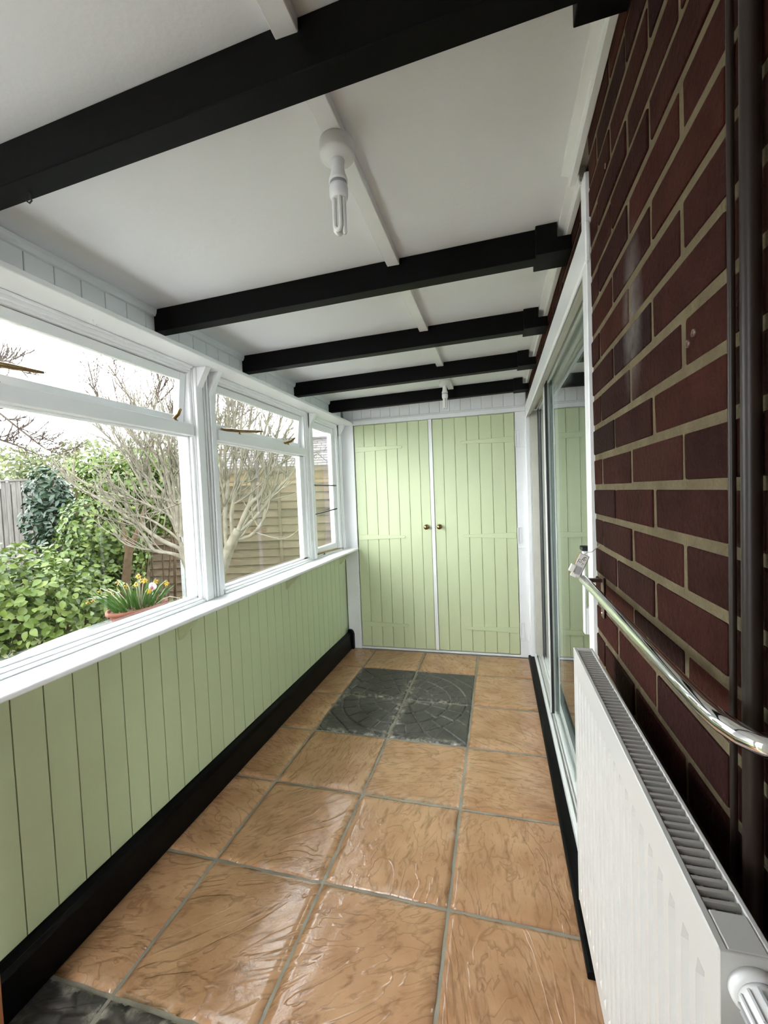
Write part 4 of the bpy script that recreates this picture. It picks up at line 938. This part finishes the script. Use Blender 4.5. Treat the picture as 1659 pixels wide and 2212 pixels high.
# ---- neighbour's bungalow with a tiled roof
def bungalow():
    w = 15; A = pt(452, 1000, w); B = pt(800, 1000, w); A.z = B.z = GZ; d = B-A; Ln = d.length; d.normalize(); up = Vector((0, 0, 1)); n = Vector((d.y, -d.x, 0))
    if n.dot(-A) < 0: n = -n
    r0 = empty('bungalow', A, 'neighbouring bungalow with weathered tiled roof beyond the fence', 'building')
    ev, rg = 2.45, 3.60
    MB().obox(A+d*Ln/2-n*1.6+up*(ev-GZ)/2, d, n, up, Ln/2, 1.5, (ev-GZ)/2).build('wall', M['far_brick'], r0)
    rf = MB(); q0 = A-n*.0; 
    rows = 11; sl = (Vector((0, 0, rg-ev)) - n*1.6); 
    e0 = A + up*(ev-GZ) + n*.05
    me = MB().obox((0, 0, 0), (1, 0, 0), (0, 1, 0), (0, 0, 1), .155, .115, .012).mesh('roof_tile', M['roof_tile'], bevel=.004)
    sd_ = sl.normalized(); nn = d.cross(sd_).normalized()
    if nn.z < 0: nn = -nn
    R3 = Matrix((d, sd_, nn)).transposed()
    tilt = Matrix.Rotation(math.radians(-5), 3, 'X')
    rot = (R3 @ tilt).to_euler(); rfn = random.Random(8)
    cols = int(Ln/.32)
    for j in range(rows):
        for i in range(cols):
            inst('roof_tile', me, e0 + sl*((j+.5)/rows) + d*(.32*(i+.5+.5*(j % 2))) + nn*(.03+rfn.uniform(0, .006)), r0, rot)
    MB().add([e0, e0+d*Ln, e0+d*Ln+sl, e0+sl, e0+d*Ln+sl-n*1.7-up*1.3, e0+sl-n*1.7-up*1.3], [(0, 1, 2, 3), (3, 2, 4, 5)]).build('roof_deck', M['far_brick'], r0)
    MB().tube([e0+sl+nn*.03, e0+sl+d*Ln+nn*.03], .09, 8).build('ridge', M['roof_tile'], r0)
    MB().obox(e0+d*Ln/2+n*.08-up*.06, d, n, up, Ln/2, .05, .06).build('gutter', M['twig_dark'], r0)
bungalow()
# store behind the green doors, and the wrought iron basket bracket fixed to its side
tag(MB().box(-1.40, -1.34, D+.101, 4.45, GZ, 2.2).box(-1.34, .46, 4.39, 4.45, GZ, 2.2).box(-1.34, .46, D+.101, 4.39, 2.14, 2.2).build('wall_outside_far', M['lime_white']), 'rendered outside walls of the store behind the green doors', 'wall', kind='structure')
hb_ = empty('basket_bracket', (-1.405, 3.80, 1.55), 'black wrought iron hanging basket bracket outside the narrow window', 'bracket')
m = MB(); yb_ = 3.80
m.tube([(-1.408, yb_, 1.798), (-1.66, yb_, 1.793), (-1.70, yb_, 1.790)], .0042, 6)
m.tube([(-1.408, yb_, 1.560), (-1.50, yb_, 1.640), (-1.60, yb_, 1.715), (-1.655, yb_, 1.765), (-1.675, yb_, 1.790)], .0042, 6)
m.tube([(-1.60+.075*-1, yb_, 1.765), (-1.695, yb_, 1.760), (-1.705, yb_, 1.742), (-1.692, yb_, 1.726), (-1.676, yb_, 1.732), (-1.678, yb_, 1.746)], .0034, 6)
m.tube([(-1.60, yb_, 1.796), (-1.56, yb_, 1.835), (-1.50, yb_, 1.845)], .003, 6)
m.build('scroll', M['iron'], hb_)
MB().box(-1.4085, -1.4010, 3.788, 3.812, 1.53, 1.84).build('wall_plate', M['iron'], hb_, .001)

# ---- garden table with the daffodil bowl
TC = Vector((-1.98, 1.80, .686))
tb_ = empty('garden_table', (TC.x, TC.y, GZ), 'grey oval garden table outside the wide window', 'table')
def oval(cx, cy, ax_, ay_, n=48): return [(cx+ax_*math.cos(2*math.pi*k/n), cy+ay_*math.sin(2*math.pi*k/n)) for k in range(n)]
MB().prism(oval(-1.85, 1.84, .30, .75), 'z', .690, .706).build('table_top', M['table_glass_grey'], tb_, .003)
MB().prism(oval(-1.85, 1.84, .26, .70), 'z', .662, .6895).build('apron', M['white_board'], tb_, .002)
for sx in (-1, 1):
    for sy in (-1, 1): MB().tube([(-1.85+sx*.15, 1.84+sy*.5, .662), (-1.85+sx*.18, 1.84+sy*.56, GZ)], [.022, .016], 10).build('leg', M['white_board'], tb_)
pc = Vector((-1.90, 1.845, .7065))
pot = empty('flower_bowl', pc, 'oval terracotta bowl planted with yellow daffodils on the garden table', 'plant pot')
def ovlathe(prof, c, fx, fy, n=36):
    b = MB().lathe(prof, (0, 0, 0), (0, 0, 1), n); b.v = [(c.x+x*fx, c.y+y*fy, c.z+z) for x, y, z in b.v]; return b
ovlathe([(.62, 0), (.68, .01), (.84, .05), (.90, .075), (.90, .078), (1.0, .080), (1.0, .097), (.93, .099), (.90, .085), (.2, .083)], pc, .110, .178).build('bowl', M['terracotta'], pot)
ovlathe([(.1, .078), (.89, .084), (.85, .090), (.5, .096), (.01, .098)], pc, .110, .178).build('soil', M['soil'], pot)
rr = random.Random(31)
for k in range(110):
    a = rr.uniform(0, 6.28); u = math.sqrt(rr.random())*.8; b0 = pc + Vector((.105*u*math.cos(a), .172*u*math.sin(a), .088))
    lean = Vector((math.cos(a)*.5*u+rr.gauss(0, .12), math.sin(a)*1.0*u+rr.gauss(0, .12), 1)).normalized(); L_ = rr.uniform(.08, .17)
    side = lean.cross(Vector((rr.gauss(0, 1), rr.gauss(0, 1), 0))).normalized()
    m = MB(); pts_ = [b0 + lean*L_*t + Vector((math.cos(a), math.sin(a), -1))*.03*t*t*u for t in (0, .35, .7, 1)]; wd_ = [.0045, .005, .004, .0006]
    vs_ = []
    for p, w_ in zip(pts_, wd_): vs_ += [p-side*w_, p+side*w_]
    m.add(vs_, [(0, 1, 3, 2), (2, 3, 5, 4), (4, 5, 7, 6)]); m.build('blade', M['leaf_blade'], pot)
heads = [(700, 1300), (200, 0), (250, 0)]
for px, py, dep_ in ((191, 1301, 0), (202, 1297, .02), (217, 1278, -.02), (234, 1279, 0), (243, 1284, .03), (255, 1260, 0), (273, 1267, .02), (299, 1245, .0), (303, 1256, .03), (313, 1254, -.02), (294, 1263, .0), (337, 1256, .05), (360, 1260, .0), (389, 1299, .02), (322, 1277, -.06)):
    # flower heads nod on stalks that spring from the bowl
    w0 = ((Vector((0, 0, CAMZ))-pc).length)
    q = pt(px, py, (pc-Vector((0, 0, CAMZ))).dot(_f)+dep_)
    a0 = pc + (q-pc)*Vector((.5, .5, 0)).length*.0 + Vector(((q.x-pc.x)*.35, max(-.13, min(.13, (q.y-pc.y)*.55)), .09)); a0.x = max(pc.x-.08, min(pc.x+.08, a0.x))
    up_ = Vector((0, 0, .035)); mid = a0.lerp(q, .6) + up_
    st = MB().tube([a0, a0.lerp(mid, .5)+up_*.2, mid, q+Vector((0, 0, .018)), q], [.0026, .0024, .0022, .002, .002], 6).build('flower_stalk', M['pale_stem'], pot)
    dn = ((q-mid).normalized() + Vector((.5, -.35, -.2))).normalized(); e1 = dn.cross(Vector((0, 0, 1))).normalized(); e2 = dn.cross(e1)
    fl = MB()
    for k in range(6):
        an = k*math.pi/3; o_ = e1*math.cos(an)+e2*math.sin(an); s_ = e1*-math.sin(an)+e2*math.cos(an)
        fl.add([q, q+o_*.009+s_*.005, q+o_*.019-dn*.003, q+o_*.009-s_*.005], [(0, 1, 2, 3)])
    fo = fl.build('flower', M['daffodil'], pot)
    MB().lathe([(.003, 0), (.0045, .006), (.0065, .012), (.0055, .0125)], q, dn, 10).build('trumpet', M['daffodil_trumpet'], fo)
# round plant label standing among the leaves
lc = pt(329, 1267, (pc-Vector((0, 0, CAMZ))).dot(_f)+.05); ln = (Vector((0, 0, CAMZ))-lc).normalized()
lb = MB().lathe([(.022, -.0006), (.022, .0006)], lc, ln, 24).build('plant_label', M['paper_white'], pot)
material('label_pink', (.55, .08, .22), .5)
MB().lathe([(.010, .0007), (.010, .0012)], lc-Vector((0, 0, .006))+Vector((0, -.006, 0)), ln, 16).build('label_print', M['label_pink'], lb)
MB().tube([lc-Vector((0, 0, .02)), lc-Vector((0, 0, .09))], .0025, 6).build('label_stick', M['paper_white'], lb)
